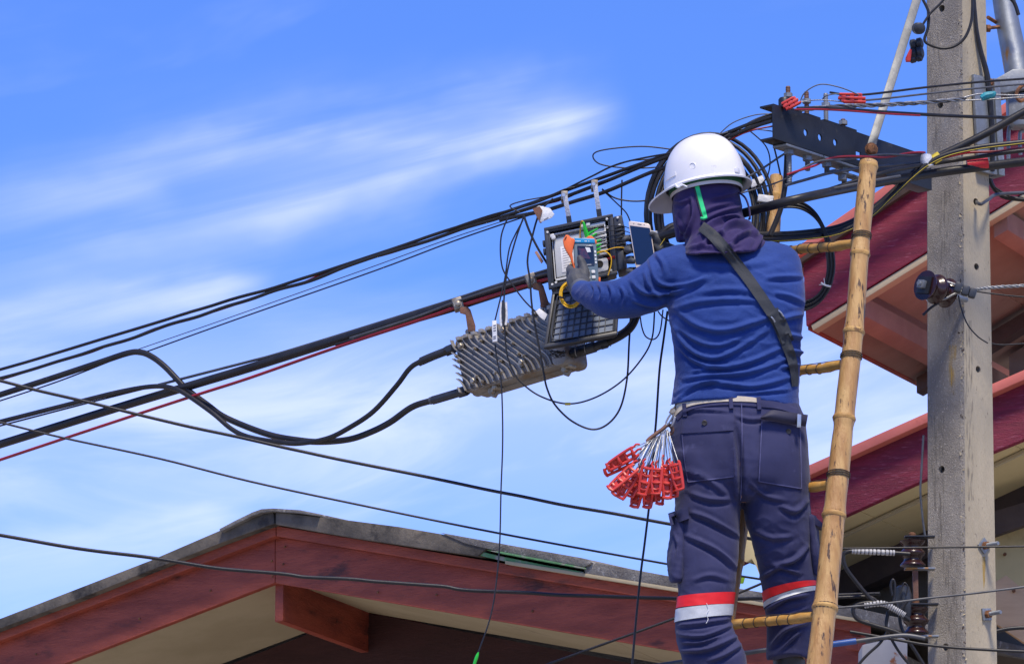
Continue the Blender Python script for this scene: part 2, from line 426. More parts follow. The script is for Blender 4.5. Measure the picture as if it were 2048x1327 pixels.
# ------------------------------------------------------------------ gabled house below the wires
def gable_frame(b):
    b = R(b)
    return Vector((math.cos(b), -math.sin(b), 0)), Vector((math.sin(b), math.cos(b), 0))   # along the gable, into the house
GA, RA = gable_frame(37)
A0 = P(548, 1060, 15.5)
def ha(x, y, out=0.0): return hit(x, y, A0 + RA * -out, RA)
houseA = thing('gabled_house', 'single-storey house with dark red barge boards and a low weathered grey roof', 'house', (ha(548, 1060).x, 15.5, 0))
def board(name, px, mat_, parent, out, thick, frame=ha, into=RA, bev=.004, ang=30):
    mb = MB(); mb.prism([frame(x, y, out) for x, y in px], into * thick)
    return obj(name, mb, mat_, parent, bev=bev, ang=ang)
# barge boards: each length of timber its own piece
board('barge_board', [(-160, 1343), (549.3, 1072), (549.3, 1164.6), (-160, 1437)], 'red_wood', houseA, 0, .03)
bR = board('barge_board', [(550.5, 1072), (1722, 1263), (1722, 1365), (550.5, 1165.4)], 'red_wood', houseA, -.002, .03)
board('verge_trim', [(-160, 1314), (551, 1050.5), (551, 1071), (-160, 1341)], 'red_wood', houseA, .036, .064)
board('verge_trim', [(552.5, 1050.5), (1722, 1243), (1722, 1265), (552.5, 1071.5)], 'red_wood', houseA, .034, .062)
board('end_block', [(1690, 1268), (1716, 1272), (1716, 1300), (1690, 1296)], 'red_wood', houseA, .035, .03)
# nail heads on the boards
for (x, y) in ((565, 1068), (569, 1092), (566, 1127), (543, 1121), (544, 1151), (278, 1236), (178, 1206), (30, 1263), (71, 1307), (755, 1183), (872, 1188),
               (1064, 1221), (1221, 1176), (726, 1093), (957, 1132), (420, 1180)):
    c = ha(x, y, .004 if y > 1075 else .028)
    mb = MB(); mb.lathe(c + RA * .003, -RA, [(0, .0042), (.003, .0042), (.004, .003)], 8)
    obj('nail', mb, 'rust', houseA)
# roof: verge sheets with real depth into the roof, weathered ends lifting
def sheet(name, px, mat_, out, depth, parent=houseA, bev=.003):
    return board(name, px, mat_, parent, out, depth, bev=bev, ang=50)
sheet('roof_sheet', [(-160, 1294), (0, 1236), (150, 1178), (300, 1120), (444, 1058), (513, 1029), (546, 1022), (549, 1046), (447, 1083), (300, 1140), (150, 1200), (0, 1256), (-160, 1316)], 'roof_edge', .075, 2.6)
sheet('roof_sheet', [(551, 1023), (700, 1040), (800, 1053), (905, 1071), (976, 1092), (955, 1112), (800, 1089), (700, 1074), (551, 1048)], 'roof_edge', .078, 2.6)
sheet('ridge_cap', [(438, 1057), (470, 1040), (505, 1023), (522, 1017), (545, 1015.5), (600, 1019), (635, 1026), (635, 1031), (600, 1026), (545, 1022), (522, 1025), (505, 1031), (470, 1048), (440, 1063)], 'fibre_cement', .095, 2.7)
sheet('roof_sheet', [(880, 1064), (985, 1083), (1080, 1100), (1160, 1114), (1177, 1118), (1184, 1124), (1168, 1133), (1080, 1118), (985, 1099), (930, 1086)], 'fibre_cement', .082, 2.6)
sheet('green_underlay', [(954, 1109), (966, 1103), (1000, 1111), (1050, 1121), (1090, 1129), (1168, 1143), (1160, 1147), (1090, 1136), (1050, 1129), (1010, 1122)], 'green_sheet', .07, 2.4, bev=.002)
sheet('green_underlay', [(972, 1099), (1000, 1102), (1090, 1119), (1168, 1134), (1168, 1137), (1090, 1123), (1000, 1106)], 'green_sheet', .09, 2.4, bev=.002)
sheet('roof_sheet', [(1166, 1126), (1176, 1121), (1332, 1150), (1420, 1166), (1722, 1217), (1722, 1243), (1350, 1177), (1170, 1147)], 'fibre_cement', .072, 2.6)
sheet('roof_batten', [(1010, 1120), (1340, 1173), (1722, 1237), (1722, 1243), (1340, 1180), (1010, 1127)], 'cream_soffit', .074, .05, bev=.001)
# soffits run from the boards back to the gable wall
def along(t, x, y): return ha(x, y) + RI * t
OVH = 0.86
RI = gable_frame(20)[1]
mb = MB(); p0, p1 = ha(-160, 1425), ha(548, 1153)
mb.prism([p0 + RI * .031, p1 + RI * .031, p1 + RI * OVH, p0 + RI * OVH], Vector((0, 0, .012)))
obj('soffit_panel', mb, 'cream_soffit', houseA)
mb = MB(); q0, q1 = ha(551, 1154), ha(1180, 1261)
mb.prism([q0 + RI * .031, q1 + RI * .031, q1 + RI * OVH, q0 + RI * OVH], Vector((0, 0, .012)))
obj('soffit_panel', mb, 'cream_soffit', houseA)
mb = MB(); q0, q1 = ha(1181.5, 1261.2), ha(1722, 1353)
mb.prism([q0 + RI * .031, q1 + RI * .031, q1 + RI * OVH, q0 + RI * OVH], Vector((0, 0, .012)))
obj('soffit_panel', mb, 'cream_soffit', houseA)
# ridge beam
c = ha(548, 1166) + RI * .03
mb = MB(); wv = GA * .032; hv = Vector((0, 0, -.135))
mb.prism([c - wv * .3 + Vector((0, 0, .06)), c + wv * .9 + Vector((0, 0, .06)), c + wv * .9 + hv, c - wv * .3 + hv], RI * 2.4)
obj('ridge_beam', mb, 'red_wood', houseA, bev=.003)
# gable wall, side walls down to the ground, and the roof planes behind the verge
wl0, wl1, wap = ha(-160, 1425) + RI * OVH, ha(1722, 1353) + RI * OVH, ha(549.5, 1153.5) + RI * OVH
def gz(v): return Vector((v.x, v.y, 0))
wz = Vector((0, 0, -.004))
e0, e1 = wl0 + GA * .25 + Vector((0, 0, .03)), wl1 - GA * .25 + Vector((0, 0, .03))
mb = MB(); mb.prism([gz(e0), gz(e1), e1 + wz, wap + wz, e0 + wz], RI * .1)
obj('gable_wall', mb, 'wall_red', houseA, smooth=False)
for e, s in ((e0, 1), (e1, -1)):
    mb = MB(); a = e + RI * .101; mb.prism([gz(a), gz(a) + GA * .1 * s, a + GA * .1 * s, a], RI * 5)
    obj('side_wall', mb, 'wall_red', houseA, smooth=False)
rt = Vector((0, 0, .05))
for (a, b_) in ((ha(-160, 1330), ha(548.5, 1066)), (ha(551.5, 1066), ha(1722, 1262))):
    mb = MB(); mb.prism([a + RI * .035, b_ + RI * .035, b_ + RI * 6, a + RI * 6], Vector((0, 0, -.03)))
    obj('roof_deck', mb, 'fibre_cement', houseA, smooth=False)
# rafter ends seen in the dark under the right slope
for t in (.32, .58):
    mb = MB(); a, b_ = ha(1560, 1322) + RI * t, ha(1722, 1349) + RI * t
    mb.prism([a, b_, b_ + Vector((0, 0, -.05)), a + Vector((0, 0, -.05))], RI * .05)
    obj('rafter', mb, 'red_wood', houseA, bev=.002)

# ------------------------------------------------------------------ two-roofed house behind the pole
GB, RB = gable_frame(26)
B0 = P(1612, 652, 15.0)
def hb(x, y, out=0.0): return hit(x, y, B0 + RB * -out, RB)
houseB = thing('upper_gabled_house', 'tall house with upper magenta barge board and brown soffit behind the pole', 'house', (B0.x + .8, 15.2, 0))
board('barge_board', [(1606, 525), (1850, 364), (2300, 68), (2300, 228), (1850, 505), (1612, 652)], 'magenta_wood', houseB, 0, .035, hb, RB)
board('verge_flashing', [(1560, 517), (1850, 316), (2300, 5), (2300, 24), (1850, 336), (1560, 537)], 'salmon_metal', houseB, .10, .03, hb, RB, bev=.002)
board('verge_gap_shade', [(1580, 521), (1850, 334), (2300, 24), (2300, 64), (1850, 360), (1580, 540)], 'dark_beam', houseB, .02, .05, hb, RB, bev=.002)  # dark strip painted in for the shaded gap under the flashing
board('soffit_edge_strip', [(1622, 650), (1850, 508.5), (2300, 231), (2300, 247), (1850, 522), (1626, 661)], 'cream_soffit', houseB, -.006, .05, hb, RB, bev=.002)
# soffit follows the roof slope back into the house; purlins run with the ridge
def sb(x, y, t): return hb(x, y) + RB * t
def slabB(name, pa, pb, t0, t1, th, mat_, parent=houseB, fr=sb, bev=.002):
    mb = MB(); mb.prism([fr(*pa, t0), fr(*pb, t0), fr(*pb, t1), fr(*pa, t1)], Vector((0, 0, th)))
    return obj(name, mb, mat_, parent, bev=bev)
slabB('soffit_panel', (1613, 650.5), (1690, 603), .05, 2.2, .01, 'brown_soffit')
slabB('soffit_panel', (1720, 575), (1850, 494), .05, 2.2, .01, 'brown_soffit')
slabB('soffit_panel', (1851, 493.5), (1990, 407.7), .05, 2.2, .01, 'brown_soffit')
slabB('soffit_panel', (1991, 407), (2300, 217), .05, 2.2, .01, 'brown_soffit')
slabB('purlin', (1690, 606), (1720, 588), .06, 2.2, -.07, 'orange_beam')
slabB('purlin', (1975, 430), (2003, 413), .06, 2.2, -.07, 'orange_beam')
slabB('eave_fascia', (1608, 656), (1615, 652), .036, 2.2, .04, 'red_wood')
for t in (1.0, 1.75): slabB('rafter', (1632, 650), (2300, 236), t, t + .07, -.06, 'dark_beam')
for (pa, pb) in (((1560, 517), (2300, 5)),):
    mb = MB(); a, b_ = hb(*pa), hb(*pb)
    mb.prism([a + RB * .02, b_ + RB * .02, b_ + RB * 5, a + RB * 5], Vector((0, 0, -.02)))
    obj('roof_deck', mb, 'salmon_metal', houseB, smooth=False)
a, b_ = hb(1760, 560) + RB * 1.35, hb(2300, 226) + RB * 1.35
mb = MB(); mb.prism([gz(a), gz(b_), b_ + Vector((0, 0, -.01)), a + Vector((0, 0, -.01))], RB * .12)
obj('gable_wall', mb, 'wall_plaster', houseB, smooth=False)

C0 = P(1625, 1060, 14.4)
def hc(x, y, out=0.0): return hit(x, y, C0 + RB * -out, RB)
houseC = thing('lower_gabled_roof', 'lower roof extension with magenta barge board, salmon flashing and cream soffit', 'roof', (C0.x + .5, 14.6, 0))
board('barge_board', [(1466, 1018), (1625, 948), (1850, 847), (2300, 650), (2300, 775), (1850, 958), (1625, 1060), (1470, 1133)], 'magenta_wood', houseC, 0, .035, hc, RB)
board('verge_flashing', [(1450, 1003), (1625, 926), (1850, 826), (2300, 628), (2300, 648), (1850, 846), (1625, 947), (1450, 1024)], 'salmon_metal', houseC, .045, .07, hc, RB, bev=.003)
def sc(x, y, t): return hc(x, y) + RB * t
def slabC(name, pa, pb, t0, t1, th, mat_, bev=.002): return slabB(name, pa, pb, t0, t1, th, mat_, houseC, sc, bev)
# broken eave end of the soffit: a torn edge
mb = MB()
edge = [(1478, .05), (1480, .2), (1477, .4), (1481, .62)]
def sof(x, t): return hc(x, 1133 - (x - 1470) * .4655) + RB * t + Vector((0, 0, .02))
mb.prism([sof(x, t) for x, t in edge] + [sof(1700, .62), sof(1700, .05)], Vector((0, 0, .010)))
obj('soffit_panel', mb, 'yellow_soffit', houseC, ang=20)
mb = MB(); mb.prism([sof(1702, .05), sof(1702, .62), sof(1998, .62), sof(1998, .05)], Vector((0, 0, .010))); obj('soffit_panel', mb, 'yellow_soffit', houseC)
mb = MB(); mb.prism([sof(2000, .05), sof(2000, .62), sof(2300, .62), sof(2300, .05)], Vector((0, 0, .010))); obj('soffit_panel', mb, 'yellow_soffit', houseC)
slabC('rafter', (1540, 1092), (2300, 738), .22, .235, -.012, 'cream_soffit')
slabC('rafter', (1490, 1104), (2300, 726), .621, .74, -.11, 'dark_beam')
slabC('rafter', (1500, 1110), (2300, 738), .745, .858, -.05, 'yellow_soffit')
vtorn = [(1472, 1000), (1500, 1000), (1540, 1010), (1540, 1186), (1531, 1180), (1523, 1160), (1512, 1132), (1503, 1117), (1493, 1124), (1487, 1121), (1478, 1119)]
mb = MB(); mb.prism([P(x, y, 14.36) for x, y in vtorn], Vector((.02, .012, 0))); obj('torn_ceiling_board', mb, 'yellow_soffit', houseC, bev=.002)
a, b_ = sc(1500, 1119, .86), sc(2300, 746, .86)
mb = MB(); mb.prism([gz(a), gz(b_), b_, a], RB * .1); obj('wall', mb, 'wall_plaster', houseC, smooth=False)
mb = MB(); a, b_ = hc(1450, 1012), hc(2300, 634)
mb.prism([a + RB * .03, b_ + RB * .03, b_ + RB * 1.4, a + RB * 1.4], Vector((0, 0, -.015))); obj('roof_deck', mb, 'salmon_metal', houseC, smooth=False)
# tan board and post seen right of the pole
def vb(name, px, Y, th, mat_, parent):
    mb = MB(); mb.prism([P(x, y, Y) for x, y in px], Vector((.1 * th, th, 0))); return obj(name, mb, mat_, parent, bev=.003)
vb('brace_board', [(1975, 1172), (2012, 1149), (2060, 1188), (2180, 1290), (2180, 1390), (2048, 1284), (1975, 1235)], 14.45, .04, 'tan_wood', houseC)
vb('eave_board', [(1985, 1022), (2060, 1000), (2200, 955), (2200, 1005), (2060, 1046), (1985, 1072)], 14.6, .05, 'dark_beam', houseC)
for (x, y, Y) in ((2010, 1107, 14.75), (2028, 1180, 14.44)):
    mb = MB(); c = P(x, y, Y); mb.lathe(c + Vector((0, .01, 0)), (0, -1, 0), [(0, .006), (.011, .006), (.013, .004)], 8); obj('bolt_head', mb, 'rust', houseC)
vb('support_board', [(1930, 1075), (2180, 1030), (2180, 1180), (1930, 1200)], 14.77, .03, 'yellow_soffit', houseC)
# rusty pale meter box low behind the pole
mb = MB(); mb.prism([P(x, y, 13.6) for x, y in ((1724, 1288), (1800, 1272), (1815, 1278), (1815, 1420), (1720, 1420))], Vector((0, .15, 0)))
solid('meter_cabinet', mb, 'box_light', 'pale rust-stained metal cabinet low behind the concrete pole', 'cabinet', bev=.008)
# ------------------------------------------------------------------ concrete utility pole
pole = thing('utility_pole', 'weathered square concrete utility pole at right', 'pole', (P(1925, 1327, 12.7).x, 12.72, 0))
def ext(xt, xb, Y, z):
    a, b = P(xt, 0, Y), P(xb, 1327, Y); t = (z - a.z) / (b.z - a.z); return a + (b - a) * t
ZT = 8.2
YM, YS = 12.66, 12.745
def ring(z, grow=0.0):
    l, m, r = ext(1850, 1852, YS, z), ext(1921, 1928, YM, z), ext(1975, 1998, YS, z)
    return l, m, r, l + r - m
mbl = MB()
zs = [0, 1.0, 2.0, 2.6, 3.0, 3.4, 3.8, 4.2, 4.6, 5.0, 5.4, 5.8, 6.6, 7.4, ZT]
vs = []
for z in zs:
    l, m, r, b = ring(z)
    pts = []
    for q, pv, nx in ((l, b, m), (m, l, r), (r, m, b), (b, r, l)):
        c = .008
        pts += [q + (pv - q).normalized() * c, q + (nx - q).normalized() * c]
    vs += pts
fs = []
for i in range(len(zs) - 1):
    for j in range(8):
        a, b = i * 8 + j, i * 8 + (j + 1) % 8
        fs.append((a, b, b + 8, a + 8))
fs += [tuple(range(7, -1, -1)), tuple((len(zs) - 1) * 8 + j for j in range(8))]
mbl.add(vs, fs)
shaft = obj('shaft', mbl, 'pole_concrete', pole, smooth=False)
shaft.data.materials.append(M['pole_concrete_smooth'])
l, m, r, b = ring(4)
nL = (m - l).cross(Vector((0, 0, 1))).normalized(); nR = (r - m).cross(Vector((0, 0, 1))).normalized()
if nL.y > 0: nL = -nL
if nR.y > 0: nR = -nR
for p_ in shaft.data.polygons:
    if p_.normal.dot(nR) > .9 or p_.normal.dot(nL) < -.9: p_.material_index = 1
# bolt holes bored through the shaft
def face_pt(x, y, side):
    A_, n_ = (m, nL) if side == 'L' else (m, nR)
    # the shaft leans slightly; use local z for the plane
    c = P(x, y, 12.7); l2, m2, r2, b2 = ring(c.z)
    return hit(x, y, m2, n_)
cut = MB()
for (x, y, s, rr) in ((1883, 17, 'L', .0115), (1880, 210, 'L', .011), (1883, 938, 'L', .0115), (1891, 1293, 'L', .0115), (1954, 533, 'R', .0105), (1957, 738, 'R', .0105), (1953, 403, 'R', .011)):
    c = face_pt(x, y, s); n_ = nL if s == 'L' else nR
    cut.lathe(c + n_ * .02, -n_, [(0, rr), (.09, rr)], 14)
cme = mesh_of(cut, 'cut'); co = bpy.data.objects.new('cut', cme); COL.objects.link(co); co.location = (0, 0, 0)
bo = shaft.modifiers.new('b', 'BOOLEAN'); bo.object = co; bo.operation = 'DIFFERENCE'; bo.solver = 'EXACT'
bpy.context.view_layer.update()
dg = bpy.context.evaluated_depsgraph_get()
nm = bpy.data.meshes.new_from_object(shaft.evaluated_get(dg))
shaft.modifiers.clear(); shaft.data = nm
bpy.data.objects.remove(co)
# square washers and threaded bolts on the right face
def hexnut(mb, o, ax, r, h):
    mb.lathe(o, ax, [(0, r), (h, r)], 6)
def thread(mb, o, ax, r, h, n=12):
    pr = []
    for i in range(n): pr += [(h * i / n, r), (h * (i + .5) / n, r * .86)]
    pr += [(h, r * .8)]
    mb.lathe(o, ax, pr, 10)
zu = Vector((0, 0, 1)); tR = (r - m); tR.z = 0; tR.normalize()
for (x, y, rot) in ((1966, 1091, 45), (1971, 1228, 6)):
    c = face_pt(x, y, 'R'); ca, sa = math.cos(R(rot)), math.sin(R(rot))
    ax = (tR * ca + zu * sa, zu * ca - tR * sa, nR)
    mb = MB(); mb.box(c + nR * .004, .036, .036, .007, ax, .001); wsh = obj('washer_plate', mb, 'galvanised', pole)
    mb = MB(); hexnut(mb, c + nR * .0075, nR, .0125, .012); obj('nut', mb, 'rust', wsh, smooth=False)
    mb = MB(); thread(mb, c + nR * .019, nR, .0068, .045); obj('bolt', mb, 'galvanised', wsh)
# rust runs below the bolts and weather streaks, thin films on the concrete
def run(x0, y0, x1, y1, w, side, m_):
    n_ = nL if side == 'L' else nR; rows = []
    for i in range(9):
        t = i / 8; x, y = x0 + (x1 - x0) * t, y0 + (y1 - y0) * t; ww = w * (1 - .35 * t)
        rows.append([face_pt(x - ww / 2, y, side) + n_ * .0009, face_pt(x + ww / 2, y, side) + n_ * .0009])
    mb = MB(); mb.grid(rows); obj('rust_run' if m_ == 'rust_run' else 'weather_streak', mb, m_, pole)
run(1968, 1112, 1973, 1210, 11, 'R', 'rust_run'); run(1974, 1250, 1979, 1345, 14, 'R', 'rust_run'); run(1905, 690, 1905, 790, 16, 'L', 'rust_run')
run(1875, 830, 1878, 1100, 30, 'L', 'dark_run'); run(1890, 380, 1892, 640, 26, 'L', 'dark_run'); run(1935, 640, 1942, 1000, 18, 'R', 'dark_run'); run(1900, 1100, 1905, 1340, 30, 'L', 'dark_run'); run(1872, 60, 1874, 300, 26, 'L', 'dark_run')
# broken arris with exposed aggregate along the near corner
rc = random.Random(11)
for lot, m_ in ((0, 'tape_white'), (1, 'pole_concrete_smooth'), (2, 'dark_beam')):
    mb = MB()
    for i in range(110):
        z = rc.uniform(2.6, 5.9); q = ring(z)[1] + Vector((rc.gauss(0, .0035), -.001 + abs(rc.gauss(0, .002)) * .6 + .0055, 0)); s_ = rc.uniform(.002, .0055)
        vs_ = [q + Vector((rc.uniform(-1, 1), rc.uniform(-1, .4), rc.uniform(-1.4, 1.4))) * s_ for _ in range(4)]
        mb.add(vs_, [(0, 1, 2), (0, 3, 1), (1, 3, 2), (0, 2, 3)])
    o_ = obj('exposed_aggregate', mb, {'tape_white': 'cream_soffit'}.get(m_, m_), pole, smooth=False); o_['kind'] = 'stuff'
# galvanised channel strapped on the right face
mb = MB(); c0, c1 = face_pt(1962, 155, 'R'), face_pt(1972, 348, 'R')
mb.prism([c0 - tR * .045 + nR * .003, c0 + tR * .035 + nR * .003, c1 + tR * .035 + nR * .003, c1 - tR * .045 + nR * .003], nR * .012)
obj('strap_plate', mb, 'galvanised', pole, bev=.002)
mb = MB(); mb.prism([c0 + tR * .037 + nR * -.03, c0 + tR * .062 + nR * -.03, c1 + tR * .062 - nR * .03, c1 + tR * .037 - nR * .03], nR * .05)
obj('strap_plate', mb, 'galvanised', pole, bev=.002)
# tar streak: black cable tail running down the right face
mb = MB(); mb.tube([face_pt(1945, -10, 'R') + nR * .006, face_pt(1950, 55, 'R') + nR * .006, face_pt(1957, 100, 'R') + nR * .008, face_pt(1966, 165, 'R') + nR * .022, face_pt(1974, 260, 'R') + nR * .022, face_pt(1976, 345, 'R') + nR * .02],
                   [.005, .006, .0075, .009, .008, .007], 8)
solid('tarred_cable', mb, 'cable_black', 'thick tarred black cable running down the upper right face of the pole', 'cable')

# ------------------------------------------------------------------ galvanised lamp bracket right of the pole
lb = thing('lamp_bracket', 'galvanised steel bracket arm with rust streak right of the pole top', 'bracket', P(2000, 300, 12.85))
mb = MB(); mb.tube([P(1996, -90, 12.95), P(2011, 20, 12.92), P(2024, 90, 12.9), P(2036, 150, 12.88)], [.034, .036, .038, .04], 18); obj('arm_tube', mb, 'galv_rusty', lb)
mb = MB(); mb.prism([P(x, y, 12.83) for x, y in ((1990, 158), (2026, 138), (2110, 136), (2110, 176), (2048, 178), (2010, 186), (1990, 184))], Vector((0, .09, 0))); obj('clamp_block', mb, 'galvanised', lb, bev=.004)
mb = MB(); mb.prism([P(x, y, 12.85) for x, y in ((2016, 187), (2110, 180), (2110, 245), (2030, 250), (2018, 240))], Vector((0, .07, 0))); obj('clamp_block', mb, 'galvanised', lb, bev=.004)
mb = MB(); mb.tube([P(2027, 252, 12.9), P(2018, 258, 12.9), P(2017, 300, 12.9), P(2017, 318, 12.9)], .006, 8); mb.tube([P(2048, 262, 12.9), P(2040, 268, 12.9), P(2041, 310, 12.9)], .006, 8); obj('u_bolt', mb, 'galvanised', lb)
mb = MB(); mb.tube([P(1958, 58, 12.77), P(2000, 54, 12.9)], .0055, 8); hexnut(mb, P(1972, 57, 12.8), (1, .3, .05), .013, .012); mb.tube([P(1976, 35, 12.86), P(1994, 46, 12.92)], .006, 8)
obj('through_bolt', mb, 'rust', lb)
mb = MB(); mb.tube([P(2046, 170, 12.8), P(2036, 180, 12.79), P(2033, 192, 12.79), P(2040, 202, 12.79), P(2050, 198, 12.8)], .006, 8); obj('eye_hook', mb, 'rust', lb)
mb = MB(); mb.lathe(P(1980, 168, 12.72), (0, -1, 0), [(0, .011), (.02, .011), (.024, .008)], 8); obj('bolt_head', mb, 'rust', lb)

# ------------------------------------------------------------------ steel cross-arm
Ya0, Ya1 = 12.0, 12.58
arm = thing('cross_arm', 'dark steel channel cross-arm bolted to the concrete pole', 'cross-arm', P(1700, 300, 12.3))
O = P(1547, 207, Ya0); E1 = P(1851, 309, Ya1)
E1.z = O.z + (E1.z - O.z) * .35
ux = (E1 - O).normalized(); LEN = (E1 - O).length + .03
nf = Vector((-ux.y, ux.x, 0)).normalized()
if nf.y > 0: nf = -nf          # web faces the street
dn = Vector((0, 0, -1)); dn = (dn - ux * dn.dot(ux)).normalized()
HT = .104; FL = .05; TH = .006
def ap(s, d, o): return O + ux * s + dn * d + nf * o     # along, down, out (towards the street)
mb = MB()
prof = [(0, 0), (HT, 0), (HT, -FL), (HT - TH, -FL), (HT - TH, -TH), (TH, -TH), (TH, -FL), (0, -FL)]
mb.prism([ap(0, d, o) for d, o in prof], ux * LEN)
web = obj('channel', mb, 'dark_steel', arm, bev=.0012, ang=30)
cut = MB()
for s in (.155, .225, .30): cut.lathe(ap(s, .055, .02), -nf, [(0, .0105), (.06, .0105)], 18)
cut.box(ap(.415, .072, -.003), .026, .026, .05, (ux, dn, nf))
cme = mesh_of(cut, 'cut'); co = bpy.data.objects.new('cut', cme); COL.objects.link(co); co.location = (0, 0, 0)
bo = web.modifiers.new('b', 'BOOLEAN'); bo.object = co; bo.operation = 'DIFFERENCE'; bo.solver = 'EXACT'
bpy.context.view_layer.update(); dg = bpy.context.evaluated_depsgraph_get()
nm = bpy.data.meshes.new_from_object(web.evaluated_get(dg)); web.modifiers.clear(); web.data = nm; bpy.data.objects.remove(co)
# J-bolts through the flanges with square plates above and below
def through(s, up, low, rust=True):
    c = ap(s, 0, -FL * .5)
    mb = MB(); mb.box(c - dn * .004, .075, .045, .006, (ux, nf, -dn), .001); obj('plate', mb, 'dark_steel', arm)
    mb = MB(); thread(mb, c - dn * .006, -dn, .0075, up, 16); st = obj('stud', mb, 'rust_brown' if rust else 'galvanised', arm)
    mb = MB(); hexnut(mb, c - dn * (up * .62), -dn, .0135, .012); obj('nut', mb, 'galvanised', st, smooth=False)
    mb = MB(); mb.box(ap(s, HT + .005, -FL * .5), .09, .05, .007, (ux, nf, -dn), .001); obj('plate', mb, 'galvanised', arm)
    mb = MB(); hexnut(mb, ap(s, HT + .009, -FL * .5), dn, .015, .014); obj('nut', mb, 'galvanised', arm, smooth=False)
    mb = MB(); thread(mb, ap(s, HT + .023, -FL * .5), dn, .0082, low, 18); obj('stud', mb, 'galvanised', arm)
through(.105, .072, .085); through(.195, .075, .03); through(.29, .09, .02, False); through(.375, .03, .035)
mb = MB(); mb.lathe(ap(.08, -.001, -.02), -dn, [(0, .018), (.03, .018), (.036, .014), (.036, .001)], 14); obj('end_lug', mb, 'dark_steel', arm)
for s in (.36, .44):
    mb = MB(); mb.box(ap(s, HT + .03, -.02), .10, .03, .006, (ux, nf, -dn), .001); obj('clip_plate', mb, 'galvanised', arm)
    mb = MB(); hexnut(mb, ap(s, HT + .034, -.02), dn, .014, .016); obj('nut', mb, 'galvanised', arm, smooth=False)

# ------------------------------------------------------------------ flat bar brace above the cross-arm
br = thing('brace_bar', 'galvanised flat brace bar slanting from cross-arm up to the pole', 'brace', P(1743, 300, 12.3))
a, b_ = P(1740, 300, 12.30), P(1846, -40, 12.62)
d = (b_ - a).normalized(); sd = d.cross(Vector((0, 1, 0))).normalized(); nn = sd.cross(d).normalized()
mb = MB(); mb.box((a + b_) / 2, .026, .007, (b_ - a).length + .03, (sd, nn, d), .002); obj('bar', mb, 'zinc_bar', br)
mb = MB(); mb.lathe(P(1742, 299, 12.285), (0.25, -1, 0), [(0, .0155), (.012, .0155), (.014, .012)], 6); hx = obj('bolt_head', mb, 'rust', br, smooth=False)
mb = MB(); mb.lathe(P(1742, 299, 12.29), (0.25, -1, 0), [(0, .02), (.005, .02)], 16); obj('washer', mb, 'rust', br)
# little black lashing insulators hung by the brace
mb = MB()
mb.lathe(P(1834, 57, 12.52), (.2, -1, -.3), [(0, .012), (.004, .018), (.03, .018), (.034, .012)], 14)
tlb = thing('lashing_insulator', 'black round insulator with dark wire beside the pole edge', 'insulator', P(1834, 66, 12.55))
obj('cap', mb, 'black_plastic', tlb)
for (x, y, rr) in ((1833, 88, .0165), (1834, 106, .019), (1832, 117, .012)):
    mb = MB(); mb.lathe(P(x, y, 12.55), (.9, -.3, .15), [(-.02, rr * .6), (-.016, rr), (-.004, rr), (0, rr * .75), (.004, rr), (.016, rr), (.02, rr * .6)], 14); obj('spool', mb, 'black_plastic', tlb)
mb = MB(); mb.prism([P(x, y, 12.53) for x, y in ((1811, 116), (1820, 97), (1824, 100), (1821, 122), (1812, 122))], Vector((0, .015, 0))); obj('clip', mb, 'clamp_red', tlb, bev=.001)

# ------------------------------------------------------------------ porcelain spool insulators
def spool(name, label, o, axis, r, L, n_grooves=2):
    t = thing(name, label, 'insulator', o, 'brown porcelain spool insulators'); ax = Vector(axis).normalized()
    pr = [(-L / 2, r * .7)]
    seg = 30
    for i in range(seg + 1):
        u = i / seg
        k = r * (0.84 + 0.16 * math.cos(2 * math.pi * (n_grooves + 1) * u))
        pr.append((-L / 2 + L * u, k))
    pr.append((L / 2, r * .7))
    mb = MB(); mb.lathe(o, ax, pr, 24); obj('spool', mb, 'porcelain', t, ang=60)
    return t
s1 = spool('spool_insulator', 'brown spool insulator held by a square-nutted bolt on the pole side', P(1872, 578, 12.56), (.72, .62, -.1), .046, .095, 1)
axs = Vector((.72, .62, -.1)).normalized()
q = P(1872, 578, 12.56) - axs * .048
sx_ = Vector((0, 0, 1)); sx_ = (sx_ - axs * sx_.dot(axs)).normalized(); sy_ = axs.cross(sx_)
ca, sa = math.cos(R(12)), math.sin(R(12))
mb = MB(); mb.box(q - axs * .003, .052, .052, .006, (sx_ * ca + sy_ * sa, sy_ * ca - sx_ * sa, axs), .001); obj('square_washer', mb, 'dark_steel', s1)
mb = MB(); mb.box(q - axs * .013, .024, .024, .016, (sx_ * ca + sy_ * sa, sy_ * ca - sx_ * sa, axs), .002); obj('square_nut', mb, 'galvanised', s1)
mb = MB(); mb.lathe(q - axs * .02, -axs, [(0, .007), (.008, .007)], 10); obj('bolt', mb, 'galvanised', s1)
mb = MB(); mb.lathe(q + axs * .08, axs, [(0, .008), (.10, .008)], 10); obj('bolt', mb, 'galvanised', s1)
for (y, x, lab) in ((1106, 1825, 'dark brown spool insulator on the upper rack bracket left of the pole'), (1241, 1832, 'dark brown spool insulator on the lower rack bracket left of the pole')):
    t = spool('spool_insulator', lab, P(x, y, 12.70), (0, 0, 1), .038, .074, 1)
    mb = MB(); mb.box(P(x + 14, y - 33, 12.70), .09, .034, .005, None, .001); obj('bracket_plate', mb, 'dark_steel', t)
    mb = MB(); mb.box(P(x + 14, y + 31, 12.70), .09, .034, .005, None, .001); obj('bracket_plate', mb, 'galv_rusty', t)
    mb = MB(); mb.lathe(P(x, y, 12.70) + zu * .052, (0, 0, 1), [(0, .011), (.008, .011), (.011, .007)], 10); obj('bolt_head', mb, 'rust', t)
mb = MB(); mb.box(P(1831, 1174, 12.70), .016, .016, .10, None, .002); solid('rack_rod', mb, 'rust_brown', 'rusty vertical rod joining the two rack insulators beside the pole', 'rod')
